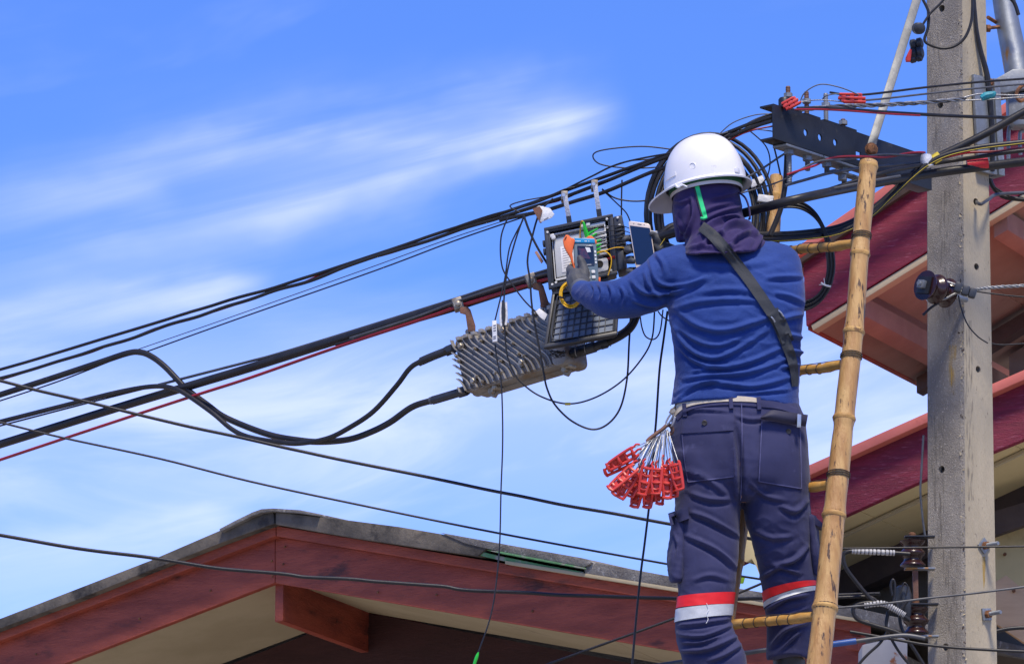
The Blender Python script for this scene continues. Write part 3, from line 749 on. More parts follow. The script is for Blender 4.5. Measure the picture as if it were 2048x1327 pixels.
# ------------------------------------------------------------------ bamboo ladder
lad = thing('bamboo_ladder', 'weathered bamboo ladder leaning up to the cables behind the worker', 'ladder', P(1560, 1327, 11.9) * 1.0)
def rail(px, nodes, top_r, bot_r, Yt, Yb):
    pts3 = [P(x, y, Yt + (Yb - Yt) * (y - px[0][1]) / (px[-1][1] - px[0][1])) for x, y in px]
    d = (pts3[-1] - pts3[-2]).normalized()
    end = pts3[-1] + d * (pts3[-1].z / -d.z)
    line = catmull(pts3, 14)
    ln = len(line)
    far = [line[-1] + (end - line[-1]) * t for t in (.12, .25, .4, .55, .7, .85, 1)]
    full = line + far
    ys = [proj(p)[1] for p in full]
    rad = []
    y0, y1 = px[0][1], px[-1][1]
    for i, p in enumerate(full):
        t = min(1.3, (ys[i] - y0) / (y1 - y0)); r_ = top_r + (bot_r - top_r) * t
        for nd in nodes:
            dd = (ys[i] - nd)
            r_ *= 1 + .10 * math.exp(-(dd / 9.0) ** 2) - .03 * math.exp(-((dd - 20) / 10) ** 2)
        rad.append(r_)
    mb = MB(); mb.tube(full, rad, 20, 1)
    for i, v in enumerate(mb.v):
        f = 1 + .07 * noise.noise(v * 9) 
        c = full[min(i // 20, len(full) - 1)]; mb.v[i] = c + (v - c) * f
    o = obj('rail', mb, 'bamboo', lad, ang=60)
    def at(y):
        k = min(range(len(full)), key=lambda i: abs(ys[i] - y)); return full[k], rad[k], (full[min(k + 1, len(full) - 1)] - full[max(k - 1, 0)]).normalized()
    for nd in nodes:
        c, r_, t_ = at(nd)
        mb = MB(); mb.lathe(c - t_ * .006, t_, [(0, r_ * .985), (.003, r_ * 1.03), (.006, r_ * 1.055), (.010, r_ * 1.03), (.014, r_ * .985)], 20)
        obj('node_ring', mb, 'bamboo_node', o, ang=60)
    c, r_, t_ = at(px[0][1])
    mb = MB(); mb.lathe(full[0] - t_ * .0015, t_, [(0, r_ * .93), (.004, r_ * .96)], 20); obj('cut_end', mb, 'bamboo_cut', o)
    return at
rr = [(1738, 324), (1733, 370), (1724, 460), (1716, 560), (1706, 680), (1693, 790), (1682, 900), (1668, 1030), (1659, 1130), (1650, 1215), (1637, 1327)]
atR = rail(rr, (332, 505, 662, 838, 1026, 1214), .0245, .0335, 12.08, 11.80)
rl = [(1553, 353), (1549, 420), (1543, 520), (1530, 640), (1513, 800), (1494, 960), (1476, 1080), (1458, 1200), (1438, 1327)]
atL = rail(rl, (390, 560, 740, 930, 1120, 1290), .0195, .026, 12.36, 12.06)
for k, (yr, yl) in enumerate(((487, 505), (724, 752), (962, 1000), (1228, 1250), (1478, 1500), (1730, 1750))):
    a, ra_, _ = atR(yr); b_, rb_, _ = atL(yl)
    if yr > 1400:
        dr = (P(1637, 1327, 11.80) - P(1650, 1215, 11.80 + .28 * 112 / 1003)); a = P(1637, 1327, 11.80) + dr * ((yr - 1327) / 112)
        dl = (P(1438, 1327, 12.06) - P(1458, 1200, 12.06 + .30 * 127 / 974)); b_ = P(1438, 1327, 12.06) + dl * ((yl - 1327) / 127)
    d = (b_ - a).normalized(); a2 = a + d * .018; b2 = b_ + d * .05
    n_ = 18; pts = [a2 + (b2 - a2) * (i / n_) + Vector((0, 0, .004 * noise.noise(Vector((i * .35, k, 0))))) for i in range(n_ + 1)]
    rad = [.0135 * (1 + .14 * math.exp(-((i - 3) / .7) ** 2) + .12 * math.exp(-((i - 14) / .7) ** 2)) for i in range(n_ + 1)]
    mb = MB(); mb.tube(pts, rad, 14, 1); rg = obj('rung', mb, 'bamboo_rung', lad, ang=60)
    # wire bound along the rung and round the rail
    mb = MB()
    for q in (4.5, 6.3, 8.2, 10.2, 12.0):
        c = pts[int(q)] + (pts[int(q) + 1] - pts[int(q)]) * (q % 1)
        up = Vector((0, 0, 1)); fw = d.cross(up).normalized()
        mb.tube([c + (up * math.cos(t) + fw * math.sin(t)) * .0150 + d * (.006 * math.sin(t * .5)) for t in [i * math.pi / 6 for i in range(13)]], .0013, 5, 1)
    mb.tube([a2 + zu * .016, pts[5] + zu * .0165, pts[10] + zu * .0165], .0014, 5, 3)
    obj('binding_wire', mb, 'tie_wire', rg)
    t_ = (atR(yr + 8)[0] - atR(yr - 8)[0]).normalized() if yr < 1300 else zu
    fx = t_.orthogonal().normalized(); fy = t_.cross(fx)
    mb = MB()
    for q in range(3):
        c0 = a + t_ * (-.028 + q * .0045)
        mb.tube([c0 + (fx * math.cos(t) + fy * math.sin(t)) * (ra_ * 1.045 + .001) + t_ * (.003 * math.sin(t + q)) for t in [i * math.pi / 10 for i in range(21)]], .0016, 5, 1)
    obj('lashing', mb, 'tie_wire', rg)

# ------------------------------------------------------------------ cables
def Yc(x): return 1.0 / (1 / 13.8 + (1 / 12.02 - 1 / 13.8) * (x / 1540.0))
def path(px, Yf):
    out = []
    for q in px:
        if len(q) == 3: out.append(P(q[0], q[1], q[2]))
        else: out.append(P(q[0], q[1], Yf(q[0]) if callable(Yf) else Yf))
    return out
def cable(px, r, m_, label, Yf=Yc, name='cable', cat='cable', group=None, n=8, k=6, wob=0.0, parts=None):
    pts = path(px, Yf)
    Ym = sum(p.y for p in pts) / len(pts); rr_ = r * pxm(Ym)
    if wob:
        pts = catmull(pts, 5); s_ = random.random() * 50
        pts = [p + Vector((0, noise.noise(p * 6 + Vector((s_, 0, 0))), noise.noise(p * 6 + Vector((0, s_, 0))))) * wob for p in pts]; k = 2
    mb = MB(); mb.tube(pts, rr_, n, k)
    if parts is None: return solid(name, mb, m_, label, cat, group, ang=70)
    base = pts[len(pts) // 2]
    t = thing(name, label, cat, base, group); obj('sheath', mb, m_, t, ang=70); parts(t); return t
def sleeve(t, name, px, r, m_, Yf=Yc, n=10):
    pts = path(px, Yf); mb = MB(); mb.tube(pts, r * pxm(pts[0].y), n, 4); return obj(name, mb, m_, t, ang=60)
def wrapped(name, label, px, Yf, m_, r, count, w, off):
    """a strand of wires laid round each other, one twisted length"""
    base = path(px, Yf); ln = catmull(base, 40); t = thing(name, label, 'cable', ln[len(ln) // 2])
    for c in range(count):
        pts = []
        for i, p in enumerate(ln):
            T = (ln[min(i + 1, len(ln) - 1)] - ln[max(i - 1, 0)]).normalized()
            N = (zu - T * zu.dot(T)).normalized(); B = T.cross(N); a = i * w + c * 2 * math.pi / count
            pts.append(p + (N * math.cos(a) + B * math.sin(a)) * off)
        mb = MB(); mb.tube(pts, r, 6, 1); obj('wire', mb, m_[c % len(m_)], t, ang=70)
    return t
G1 = None
cable([(-80, 763), (0, 738), (330, 640), (400, 618), (563, 570), (700, 526), (889, 463), (1050, 411), (1180, 364), (1300, 321), (1420, 279), (1500, 247), (1545, 232)], 3.6, 'cable_black', 'topmost black cable of the upper span crossing the sky', wob=.003)
cable([(-80, 781), (0, 757), (98, 728), (207, 694), (310, 660), (400, 631), (536, 587), (633, 556), (720, 524), (889, 469), (1050, 420), (1200, 366), (1330, 316), (1430, 284), (1500, 256), (1545, 242)], 3.8, 'cable_black', 'thicker wavy black cable just below the topmost one', wob=.006)
cable([(-80, 782), (0, 759), (98, 727), (207, 695), (310, 658), (400, 633), (536, 585), (633, 558), (720, 522), (889, 470), (1050, 418), (1200, 368), (1330, 314), (1430, 288), (1545, 246)], 1.5, 'cable_red', 'thin dull red wire twisted along the upper cable', lambda x: Yc(x) + .012, wob=.012)
cable([(268, 701), (444, 640), (726, 540), (900, 477), (1062, 424)], 1.0, 'cable_grey', 'hair-thin upper wire of the pair under the top span')
cable([(290, 704), (468, 640), (753, 540), (910, 481), (1062, 429)], 1.6, 'cable_black', 'thin lower wire of the pair under the top span')
cable([(880, 466), (985, 430), (1080, 402), (1175, 357), (1240, 325), (1330, 308), (1400, 300)], 2.0, 'cable_black', 'loose thin wire arching just above the span near the box hangers', lambda x: Yc(x) - .02, wob=.004)
cable([(1000, 440), (1060, 428), (1100, 418), (1150, 402), (1215, 382), (1300, 345), (1345, 330)], 4.2, 'cable_black', 'short thick black cable carrying the box hangers', wob=.003)
# thick loop cables feeding the amplifier
def dressA(t): sleeve(t, 'connector_boot', [(866, 800), (890, 793), (930, 781)], 9, 'black_plastic'); sleeve(t, 'collar', [(861, 801), (868, 799)], 8, 'cable_grey'); sleeve(t, 'end_nut', [(918, 785), (934, 780)], 11, 'black_plastic', n=6)
cable([(-90, 818), (0, 789), (100, 757), (200, 724), (255, 706), (280, 704), (302, 712), (330, 733), (373, 777), (415, 809), (454, 836), (536, 868), (600, 880), (644, 883), (698, 878), (740, 864), (780, 844), (823, 814), (861, 801), (900, 790)], 6.3, 'cable_black', 'thick black cable humping at left then drooping into the amplifier bottom port', n=12, parts=dressA)
def dressB(t): sleeve(t, 'connector_boot', [(843, 722), (866, 712), (905, 697)], 8.5, 'black_plastic'); sleeve(t, 'collar', [(838, 726), (845, 721)], 7, 'cable_grey'); sleeve(t, 'end_nut', [(893, 702), (908, 696)], 11, 'black_plastic', n=6)
cable([(-90, 866), (0, 843), (146, 806), (244, 782), (310, 772), (349, 777), (378, 792), (427, 827), (464, 858), (500, 874), (560, 884), (601, 886), (655, 876), (698, 855), (747, 822), (793, 771), (820, 736), (845, 721), (890, 704)], 5.0, 'cable_black', 'second black cable looping low and rising into the amplifier upper port', lambda x: Yc(x) - .035, n=12, parts=dressB)
cable([(-90, 874), (0, 851), (146, 813), (244, 788), (300, 774)], 1.8, 'cable_black', 'thin wire hugging the underside of the second loop cable at left', lambda x: Yc(x) - .02)
cable([(-90, 818), (0, 786), (140, 740), (270, 699)], 1.6, 'cable_grey', 'thin wire lying on the thick hump cable at left', lambda x: Yc(x) + .02)
cable([(-90, 830), (0, 801), (120, 761), (240, 714)], 1.6, 'cable_black', 'thin wire just under the thick hump cable at left', lambda x: Yc(x) + .01)
# trunk bundle that carries the amplifier
cable([(-90, 916), (0, 888), (244, 812), (400, 765), (500, 735), (671, 681), (800, 641), (910, 608), (1000, 578), (1100, 549), (1230, 508), (1340, 468), (1480, 428), (1600, 397), (1720, 372, 12.25), (1850, 349, 12.45), (1960, 334, 12.5), (2140, 312, 12.6)], 9.0, 'cable_black', 'thickest black trunk cable running past the amplifier to the pole', n=14)
cable([(-90, 950), (0, 919), (244, 838), (400, 787), (500, 755), (671, 695), (845, 638), (910, 615), (1000, 587), (1100, 556), (1230, 514)], 3.4, 'cable_red', 'bright red cable below the thick trunk cable', lambda x: Yc(x) - .03)
cable([(317, 769), (500, 722), (549, 709), (671, 672), (905, 599), (1000, 568), (1110, 535)], 3.0, 'cable_grey', 'grey messenger wire above the thick trunk cable')
cable([(671, 689), (800, 652), (910, 620), (1000, 591), (1100, 561)], 2.6, 'cable_black', 'black cable squeezed between trunk cable and red cable', lambda x: Yc(x) - .02)
cable([(700, 676), (830, 634), (910, 604), (1000, 574), (1105, 543)], 2.4, 'cable_grey', 'pale grey cable on top of the trunk bundle near the clamp', lambda x: Yc(x) - .045)
# wires that cross the street below
YD = lambda x: 12.75 + .25 * (1 - x / 1340)
cable([(-90, 741), (0, 762), (156, 800), (366, 850), (500, 878), (590, 899), (700, 922), (820, 947), (1000, 984), (1150, 1013), (1340, 1047), (1420, 1062), (1530, 1082), (1640, 1103)], 3.3, 'cable_black', 'dark service cable sloping down from left edge to the trousers', YD, wob=.003)
cable([(-90, 822), (0, 844), (122, 874), (317, 916), (500, 962), (700, 1005), (1000, 1066), (1340, 1128), (1480, 1151), (1620, 1172)], 2.2, 'cable_black', 'thin wire sloping from left edge under the dark service cable', YD)
cable([(-90, 1056), (0, 1070), (171, 1098), (325, 1118), (444, 1136), (564, 1147), (615, 1154), (700, 1157), (761, 1163), (881, 1171), (932, 1179), (1059, 1185), (1144, 1190), (1353, 1196), (1480, 1197), (1640, 1190), (1760, 1187)], 3.6, 'cable_black', 'wavy black cable in front of the gabled house barge boards', YD, wob=.002)
cable([(1040, 1350), (1100, 1326), (1353, 1234), (1480, 1184), (1560, 1150)], 2.5, 'cable_black', 'thin cable rising across the lower right barge board', 13.0)
def dressBlue(t): sleeve(t, 'blue_sleeve', [(1660, 1288, 12.5), (1712, 1281, 12.5)], 6.2, 'cable_blue')
cable([(1240, 1345), (1340, 1326), (1490, 1305), (1540, 1298), (1640, 1290), (1700, 1283), (1780, 1272), (1815, 1270), (1850, 1276)], 4.6, 'cable_grey', 'grey cable with a blue sleeve passing low behind the legs', 12.5, parts=dressBlue)
# right-hand wires between arm and pole
YR = lambda x: 12.02 + (x - 1600) / 450 * .55
cable([(1660, 185), (1720, 190), (1850, 175), (1960, 164), (2100, 154)], 2.4, 'cable_black', 'upper thin black wire from the red clamp past the pole', lambda x: 12.1 + (x - 1660) / 440 * .4)
cable([(1680, 200), (1740, 200), (1850, 188), (1960, 176), (2100, 164)], 2.1, 'cable_grey', 'lower thin grey wire from the red clamp past the pole', lambda x: 12.08 + (x - 1660) / 440 * .4)
wrapped('twisted_grip', 'twisted grey wire grip crossing the pole above the cross-arm', [(1597, 219), (1680, 213), (1760, 210), (1850, 205), (1930, 198)], lambda x: 12.04 + (x - 1600) / 450 * .62, ['strand_steel', 'strand_steel', 'cable_grey'], .0032, 3, .22, .0042)
cable([(1925, 196), (1960, 188), (2000, 190), (2100, 192)], 1.8, 'strand_steel', 'upper steel tail of the wire grip right of the pole', 12.5)
cable([(1925, 201), (1980, 199), (2040, 195), (2100, 196)], 1.6, 'strand_steel', 'lower steel tail of the wire grip right of the pole', 12.5)
mb = MB(); mb.tube(path([(1963, 197), (1972, 192), (1985, 189), (1990, 184)], 12.48), [.009, .012, .011, .005], 8, 4); solid('teal_tie', mb, 'tie_teal', 'teal cord tied round the steel tails at the pole', 'tie')
cable([(1595, 217), (1640, 216), (1700, 219), (1780, 225), (1850, 229), (1960, 234), (2100, 236)], 3.6, 'cable_black', 'black cable running level across the pole under the wire grip', lambda x: 12.0 + (x - 1600) / 450 * .6)
cable([(1590, 219), (1640, 219), (1700, 222), (1780, 228), (1840, 231)], 2.0, 'cable_red', 'red wire along the level black cable at the cross-arm end', lambda x: 11.985 + (x - 1600) / 450 * .6)
def dressY(t):
    sleeve(t, 'yellow_tape', [(1866, 320, 12.42), (1879, 312, 12.42)], 10.4, 'tape_yellow')
cable([(2140, 178), (2048, 224), (1990, 257), (1930, 288), (1872, 316), (1835, 341), (1790, 382), (1740, 424), (1680, 455), (1600, 468), (1520, 470), (1440, 462), (1380, 450), (1340, 455), (1312, 482)], 8.0, 'cable_black', 'thick black cable sweeping from upper right down behind the shoulder', lambda x: 12.42 if x > 1700 else 12.28 + .14 * max(0, (x - 1500) / 200), n=12, parts=dressY)
def dressStripe(t):
    mb = MB(); mb.tube(path([(2140, 274), (2048, 286), (1960, 297), (1900, 310), (1860, 328), (1825, 355), (1780, 398), (1740, 435), (1680, 467), (1600, 479), (1520, 482), (1440, 475), (1380, 459), (1345, 461), (1320, 491)], lambda x: 12.365 if x > 1700 else 12.225 + .14 * max(0, (x - 1500) / 200)), .6 * pxm(12.4), 6, 6); obj('tracer_stripe', mb, 'tape_yellow', t, ang=70)
cable([(2140, 272), (2048, 284), (1960, 294), (1900, 307), (1860, 325), (1825, 352), (1780, 395), (1740, 432), (1680, 463), (1600, 476), (1520, 479), (1440, 472), (1380, 457), (1345, 459), (1318, 490)], 5.4, 'cable_black', 'black cable with yellow stripe curving below the thick sweeping one', lambda x: 12.40 if x > 1700 else 12.26 + .14 * max(0, (x - 1500) / 200), n=10, parts=dressStripe)
cable([(2140, 298), (2048, 301), (1960, 313), (1880, 325), (1780, 342, 12.3), (1640, 385, 12.2), (1560, 410, 12.3)], 4.4, 'cable_black', 'medium black cable just above the red-taped trunk cable', 12.46)
cable([(2140, 292), (2048, 296), (1990, 303), (1930, 306), (1880, 318)], 2.6, 'cable_red', 'red wire passing behind the curving cables right of the pole', 12.47)
mb = MB(); mb.tube(path([(1934, 331), (1976, 326)], 12.495), 10.8 * pxm(12.5), 14, 2); solid('red_tape', mb, 'tape_red', 'red tape wrapped round the trunk cable in front of the pole', 'tape')
mb = MB(); mb.box(P(1914, 305, 12.43), .055, .014, .016, (Vector((1, .1, .22)).normalized(), Vector((0, 1, 0)), Vector((-.2, 0, 1)).normalized()), .002); mb.box(P(1934, 298, 12.43), .018, .014, .024, None, .002)
solid('red_wedge', mb, 'tape_red', 'small red plastic wedge on the pole above the taped cable', 'wedge')
mb = MB(); mb.tube(path([(1852, 310), (1853, 322), (1856, 334)], 12.41), [.016, .019, .017], 10, 4); solid('white_wrap', mb, 'tape_white', 'crumpled white tape binding the sweeping cables at the pole edge', 'tape')
wrapped('twisted_pair', 'black and red pair twisted along the lower cross-arm edge', [(1575, 352), (1625, 330), (1665, 318), (1740, 313), (1800, 310), (1848, 306)], lambda x: 12.0 + (x - 1575) / 275 * .42, ['cable_red', 'cable_grey'], .0034, 2, .07, .0040)
cable([(1570, 371), (1620, 357), (1665, 345), (1740, 334), (1850, 325)], 3.0, 'cable_grey', 'grey wire rising under the cross-arm bolts', lambda x: 12.02 + (x - 1570) / 280 * .42)
cable([(1570, 397), (1640, 383), (1720, 366), (1800, 352)], 3.0, 'cable_grey', 'grey cable lying along the upper side of the trunk cable near the ladder', lambda x: Yc(1540) + (x - 1570) / 280 * .3 - .03)
cable([(1574, 292), (1573, 330), (1570, 372), (1562, 415), (1551, 445), (1540, 470)], 5.4, 'cable_black', 'black cable hanging from the cross-arm in front of the left ladder rail', 12.12)
# messy thin wires around the arm end
for i, (px, r, m_, lab) in enumerate((
    ([(1340, 318), (1400, 300), (1470, 262), (1510, 240), (1548, 226)], 2.4, 'cable_black', 'wire of the bundle just under the cross-arm tip, topmost'),
    ([(1380, 306), (1440, 285), (1500, 262), (1548, 252)], 1.7, 'cable_red', 'red wire of the bundle meeting the cross-arm tip'),
    ([(1390, 308), (1450, 282), (1505, 250), (1550, 236)], 2.6, 'cable_black', 'black wire crossing behind the red one at the cross-arm tip'),
    ([(1435, 272), (1465, 246), (1510, 230), (1548, 228)], 1.2, 'cable_grey', 'fine wire arching over the bundle left of the cross-arm tip'),
    ([(1440, 268), (1490, 258), (1540, 262), (1560, 268)], 1.2, 'cable_grey', 'fine wire drooping under the cross-arm tip'),
    ([(1500, 262), (1530, 290), (1540, 320), (1535, 352), (1520, 372)], 1.4, 'cable_black', 'fine curved wire hanging left of the ladder rail top'),
    ([(1543, 275), (1552, 310), (1561, 350)], 1.8, 'cable_black', 'short straight wire dropping to the left ladder rail top'),
    ([(1480, 362), (1520, 340), (1565, 310), (1600, 290)], 2.2, 'cable_grey', 'wire slanting up from the coil to the cross-arm bolt'),
    ([(1440, 400), (1490, 384), (1540, 370), (1585, 352)], 1.6, 'cable_grey', 'wire slanting from behind the hood to the red and black pair'))):
    cable(px, r, m_, lab, 12.1, 'wire', 'wire')
cable([(1600, 205), (1610, 185), (1640, 169), (1680, 175), (1718, 190)], 1.3, 'cable_grey', 'fine wire arching over the studs on the cross-arm', 12.03, 'wire', 'wire')
cable([(1645, 198), (1652, 192), (1672, 188), (1700, 190)], 1.2, 'cable_grey', 'fine wire loop at the left tip of the red clamp on the arm', 12.05, 'wire', 'wire')
cable([(1600, 204), (1640, 200), (1690, 204), (1720, 204)], 1.2, 'strand_steel', 'bright steel bail wire between the studs on the cross-arm', 12.05, 'wire', 'wire')
# wires round the pole top
cable([(1846, 0), (1857, 25), (1856, 55), (1849, 80), (1860, 90), (1885, 97), (1910, 92), (1930, 75), (1942, 45), (1945, 10), (1944, -30)], 3.0, 'cable_black', 'black wire looping across the pole face near its top', 12.58)
cable([(1842, 55), (1860, 28), (1880, 8), (1905, -20)], 2.4, 'cable_black', 'black wire rising from the lashing insulator across the pole top', 12.57)
cable([(2012, -10), (2028, 5), (2037, 30)], 4, 'cable_black', 'black cable at the very top right beside the bracket arm', 12.8)
# insulator dead-end
wrapped('guy_strand', 'grey stranded dead-end wire pulling right from the pole insulator', [(1945, 580), (1980, 575), (2048, 571), (2140, 566)], 12.52, ['strand_steel'], .0026, 3, .3, .003)
cable([(1888, 562), (1905, 567), (1925, 577)], 2.4, 'strand_steel', 'upper leg of the wire loop round the pole insulator', 12.55, 'wire', 'wire')
cable([(1872, 600), (1890, 597), (1908, 588), (1928, 580)], 2.4, 'strand_steel', 'lower leg of the wire loop round the pole insulator', 12.55, 'wire', 'wire')
cable([(1846, 630), (1862, 615), (1878, 605)], 2.6, 'cable_black', 'dark tail wire under the pole insulator', 12.56, 'wire', 'wire')
cg = thing('grip_clamp', 'black three-bolt wire clamp beside the pole insulator', 'clamp', P(1932, 582, 12.53))
for (x, y) in ((1916, 575), (1931, 581), (1945, 586)):
    mb = MB(); mb.box(P(x, y, 12.52), .022, .026, .030, (Vector((1, 0, -.3)).normalized(), Vector((0, 1, 0)), Vector((.3, 0, 1)).normalized()), .006); obj('clamp_block', mb, 'black_plastic', cg)
cable([(1917, 590), (1922, 615), (1935, 648), (1955, 672), (1976, 686)], 1.5, 'cable_black', 'thin wire curving down the pole from the wire clamp', 12.55, 'wire', 'wire')
cable([(1980, 686), (2000, 689), (2030, 688), (2100, 683)], 1.5, 'cable_black', 'thin wire running right from the pole at mid height', 12.75, 'wire', 'wire')
cable([(1950, 582), (1985, 587), (2030, 592), (2100, 598)], 1.6, 'cable_black', 'thin slack wire under the stranded dead-end wire', 12.6, 'wire', 'wire')
cable([(1953, 404, 12.69), (1962, 408, 12.65), (1978, 398, 12.7), (2000, 388, 12.8), (2100, 384, 12.9)], 3.6, 'cable_grey', 'grey cable leaving the bored hole high on the pole')
cable([(1978, 340), (1982, 365), (1996, 385), (2020, 396), (2100, 402)], 5, 'cable_black', 'black cable dropping behind the pole right edge and bending right', 12.86)
cable([(1990, 375), (2020, 393), (2048, 398), (2100, 396)], 2.2, 'cable_black', 'thin black wire beside the bent cable right of the pole', 12.84)
# lower rack wires
cable([(1550, 1098), (1690, 1096), (1850, 1094), (1960, 1093), (2100, 1091)], 2.0, 'cable_black', 'thin wire level across the pole at the upper washer', 12.5)
cable([(1600, 1221), (1760, 1207), (1850, 1196), (1960, 1184), (2100, 1166)], 2.3, 'cable_grey', 'thin wire rising slightly across the pole between the washers', 12.5)
cable([(1700, 1262), (1780, 1276), (1820, 1283), (1850, 1288), (1920, 1295), (2048, 1302), (2140, 1304)], 3.0, 'cable_black', 'wire across the foot of the pole in view', 12.5)
def dressW(px, r):
    def f(t):
        pts = catmull(path(px, 12.6), 6); 
        for i in range(len(pts) - 1):
            T = (pts[i + 1] - pts[i]); mb = MB()
            mb.lathe(pts[i] + T * .1, T, [(0, r * .9), (T.length * .3, r * (1 + .12 * random.random())), (T.length * .62, r * 1.02), (T.length * .8, r * .85)], 10)
            obj('binding_turn', mb, 'binding_grey', t, ang=60)
    return f
cable([(1820, 1107), (1790, 1105), (1750, 1103), (1710, 1101), (1692, 1104), (1686, 1114), (1692, 1135), (1710, 1160), (1735, 1190), (1750, 1205)], 4.2, 'cable_black', 'black service wire bound in white at the upper rack insulator', 12.6, parts=dressW([(1790, 1105), (1745, 1103), (1703, 1101)], .0085))
cable([(1820, 1240), (1795, 1222), (1770, 1208), (1740, 1204), (1712, 1210), (1706, 1222), (1716, 1238), (1750, 1250), (1790, 1262), (1816, 1275)], 4.2, 'cable_black', 'black service wire bound in white at the lower rack insulator', 12.6, parts=dressW([(1810, 1230), (1792, 1219), (1765, 1206), (1728, 1210)], .0088))
for i, (px, r, m_, lab) in enumerate((
    ([(1785, 1190), (1782, 1170), (1786, 1158), (1790, 1170), (1788, 1200), (1776, 1230), (1772, 1260)], 2.6, 'cable_black', 'black wire loop standing up beside the lower rack insulator'),
    ([(1800, 1185), (1808, 1165), (1815, 1172), (1812, 1190)], 1.6, 'cable_black', 'small black wire arch beside the rack rod'),
    ([(1776, 1222), (1772, 1250), (1782, 1275), (1800, 1305), (1825, 1335)], 2.8, 'cable_black', 'black wire dropping from the rack toward the frame bottom'),
    ([(1775, 1262), (1760, 1285), (1735, 1308), (1715, 1330)], 2.8, 'cable_black', 'black wire running down left across the pale cabinet'),
    ([(1815, 1200), (1800, 1225), (1805, 1260), (1830, 1300), (1852, 1335)], 3.4, 'cable_black', 'thick dark wire behind the lower rack insulator'),
    ([(1660, 1195), (1700, 1193), (1740, 1193), (1760, 1207)], 3.2, 'cable_black', 'black wire joining the white-bound service wires from the ladder'))):
    cable(px, r, m_, lab, 12.62, 'wire', 'wire')
mb = MB(); mb.lathe(P(1806, 1190, 12.66), (.1, 0, -1), [(-.03, .012), (-.024, .022), (.0, .026), (.03, .022), (.06, .017), (.075, .008)], 12); solid('splice_connector', mb, 'black_plastic', 'black tar-coated splice connector between the rack insulators', 'connector')
cable([(1847, 870), (1843, 940), (1841, 985), (1846, 1040), (1851, 1075)], 2.2, 'cable_grey', 'grey twisted wire bowing beside the left pole edge', 12.72)
cable([(1990, 1262), (2020, 1256), (2060, 1254), (2140, 1255)], 4, 'cable_black', 'short black cable right of the pole foot', 13.0)
# ------------------------------------------------------------------ coils
def coil(name, label, cx, cy, rx, ry, n, r, Y, a0, a1, m_='cable_black', spread=6, seed=1, rotd=0):
    rnd = random.Random(seed); t = thing(name, label, 'cable coil', P(cx, cy + ry, Y))
    for i in range(n):
        ox, oy = rnd.uniform(-3, 3), rnd.uniform(-3, 3); k = 1 + (i - n / 2) * spread / rx
        pts = []
        for j in range(49):
            a = R(a0 + (a1 - a0) * j / 48)
            x, y = rx * k * math.cos(a), -ry * k * math.sin(a); c, s = math.cos(R(rotd)), math.sin(R(rotd))
            pts.append(P(cx + ox + x * c - y * s, cy + oy + x * s + y * c, Y + .014 * math.sin(3 * a + i) + .004 * i))
        mb = MB(); mb.tube(pts, r * pxm(Y), 8, 1); obj('turn', mb, m_, t, ang=70)
    return t
ck = coil('cable_coil', 'big coil of black cable hanging behind the hard hat', 1417, 428, 114, 142, 6, 4.2, 12.32, 0, 360, spread=7.2, seed=3)
for (a, b_) in (((1515, 398), (1546, 402)), ((1500, 372), (1527, 360)), ((1296, 470), (1316, 472))):
    mb = MB(); p0, p1 = P(*a, 12.335), P(*b_, 12.335); mb.box((p0 + p1) / 2, (p1 - p0).length, .04, .022, ((p1 - p0).normalized(), Vector((0, 1, 0)), (p1 - p0).normalized().cross(Vector((0, 1, 0)))), .0025); obj('tape_band', mb, 'tape_white', ck)
sk = thing('small_wire_coil', 'loose bundle of thin black wires curling beside the right shoulder', 'cable coil', P(1640, 560, 12.35))
for i in range(5):
    o = (i - 2) * 3.2; q = [(1545 + i, 418 - o * .3), (1575, 409 - o * .8), (1605, 412 - o), (1632, 432 - o * .8), (1650 + o * .4, 465), (1660 + o, 505), (1661 + o, 545), (1650 + o * .9, 580 + o * .3), (1628 + o * .3, 604 + o * 1.1), (1600 - i * 2, 615 + o * 1.5)]
    mb = MB(); mb.tube(path(q, 12.35 + .004 * (i % 2)), 2.4 * pxm(12.35), 7, 6); obj('strand', mb, 'cable_black', sk, ang=70)
mb = MB(); mb.tube(path([(1642, 565), (1650, 570), (1662, 573)], 12.325), .003, 6, 4); mb.tube(path([(1650, 570), (1648, 556)], 12.325), .001, 5, 3); mb.tube(path([(1650, 570), (1638, 569)], 12.325), .001, 5, 3); obj('tie', mb, 'tape_white', sk)

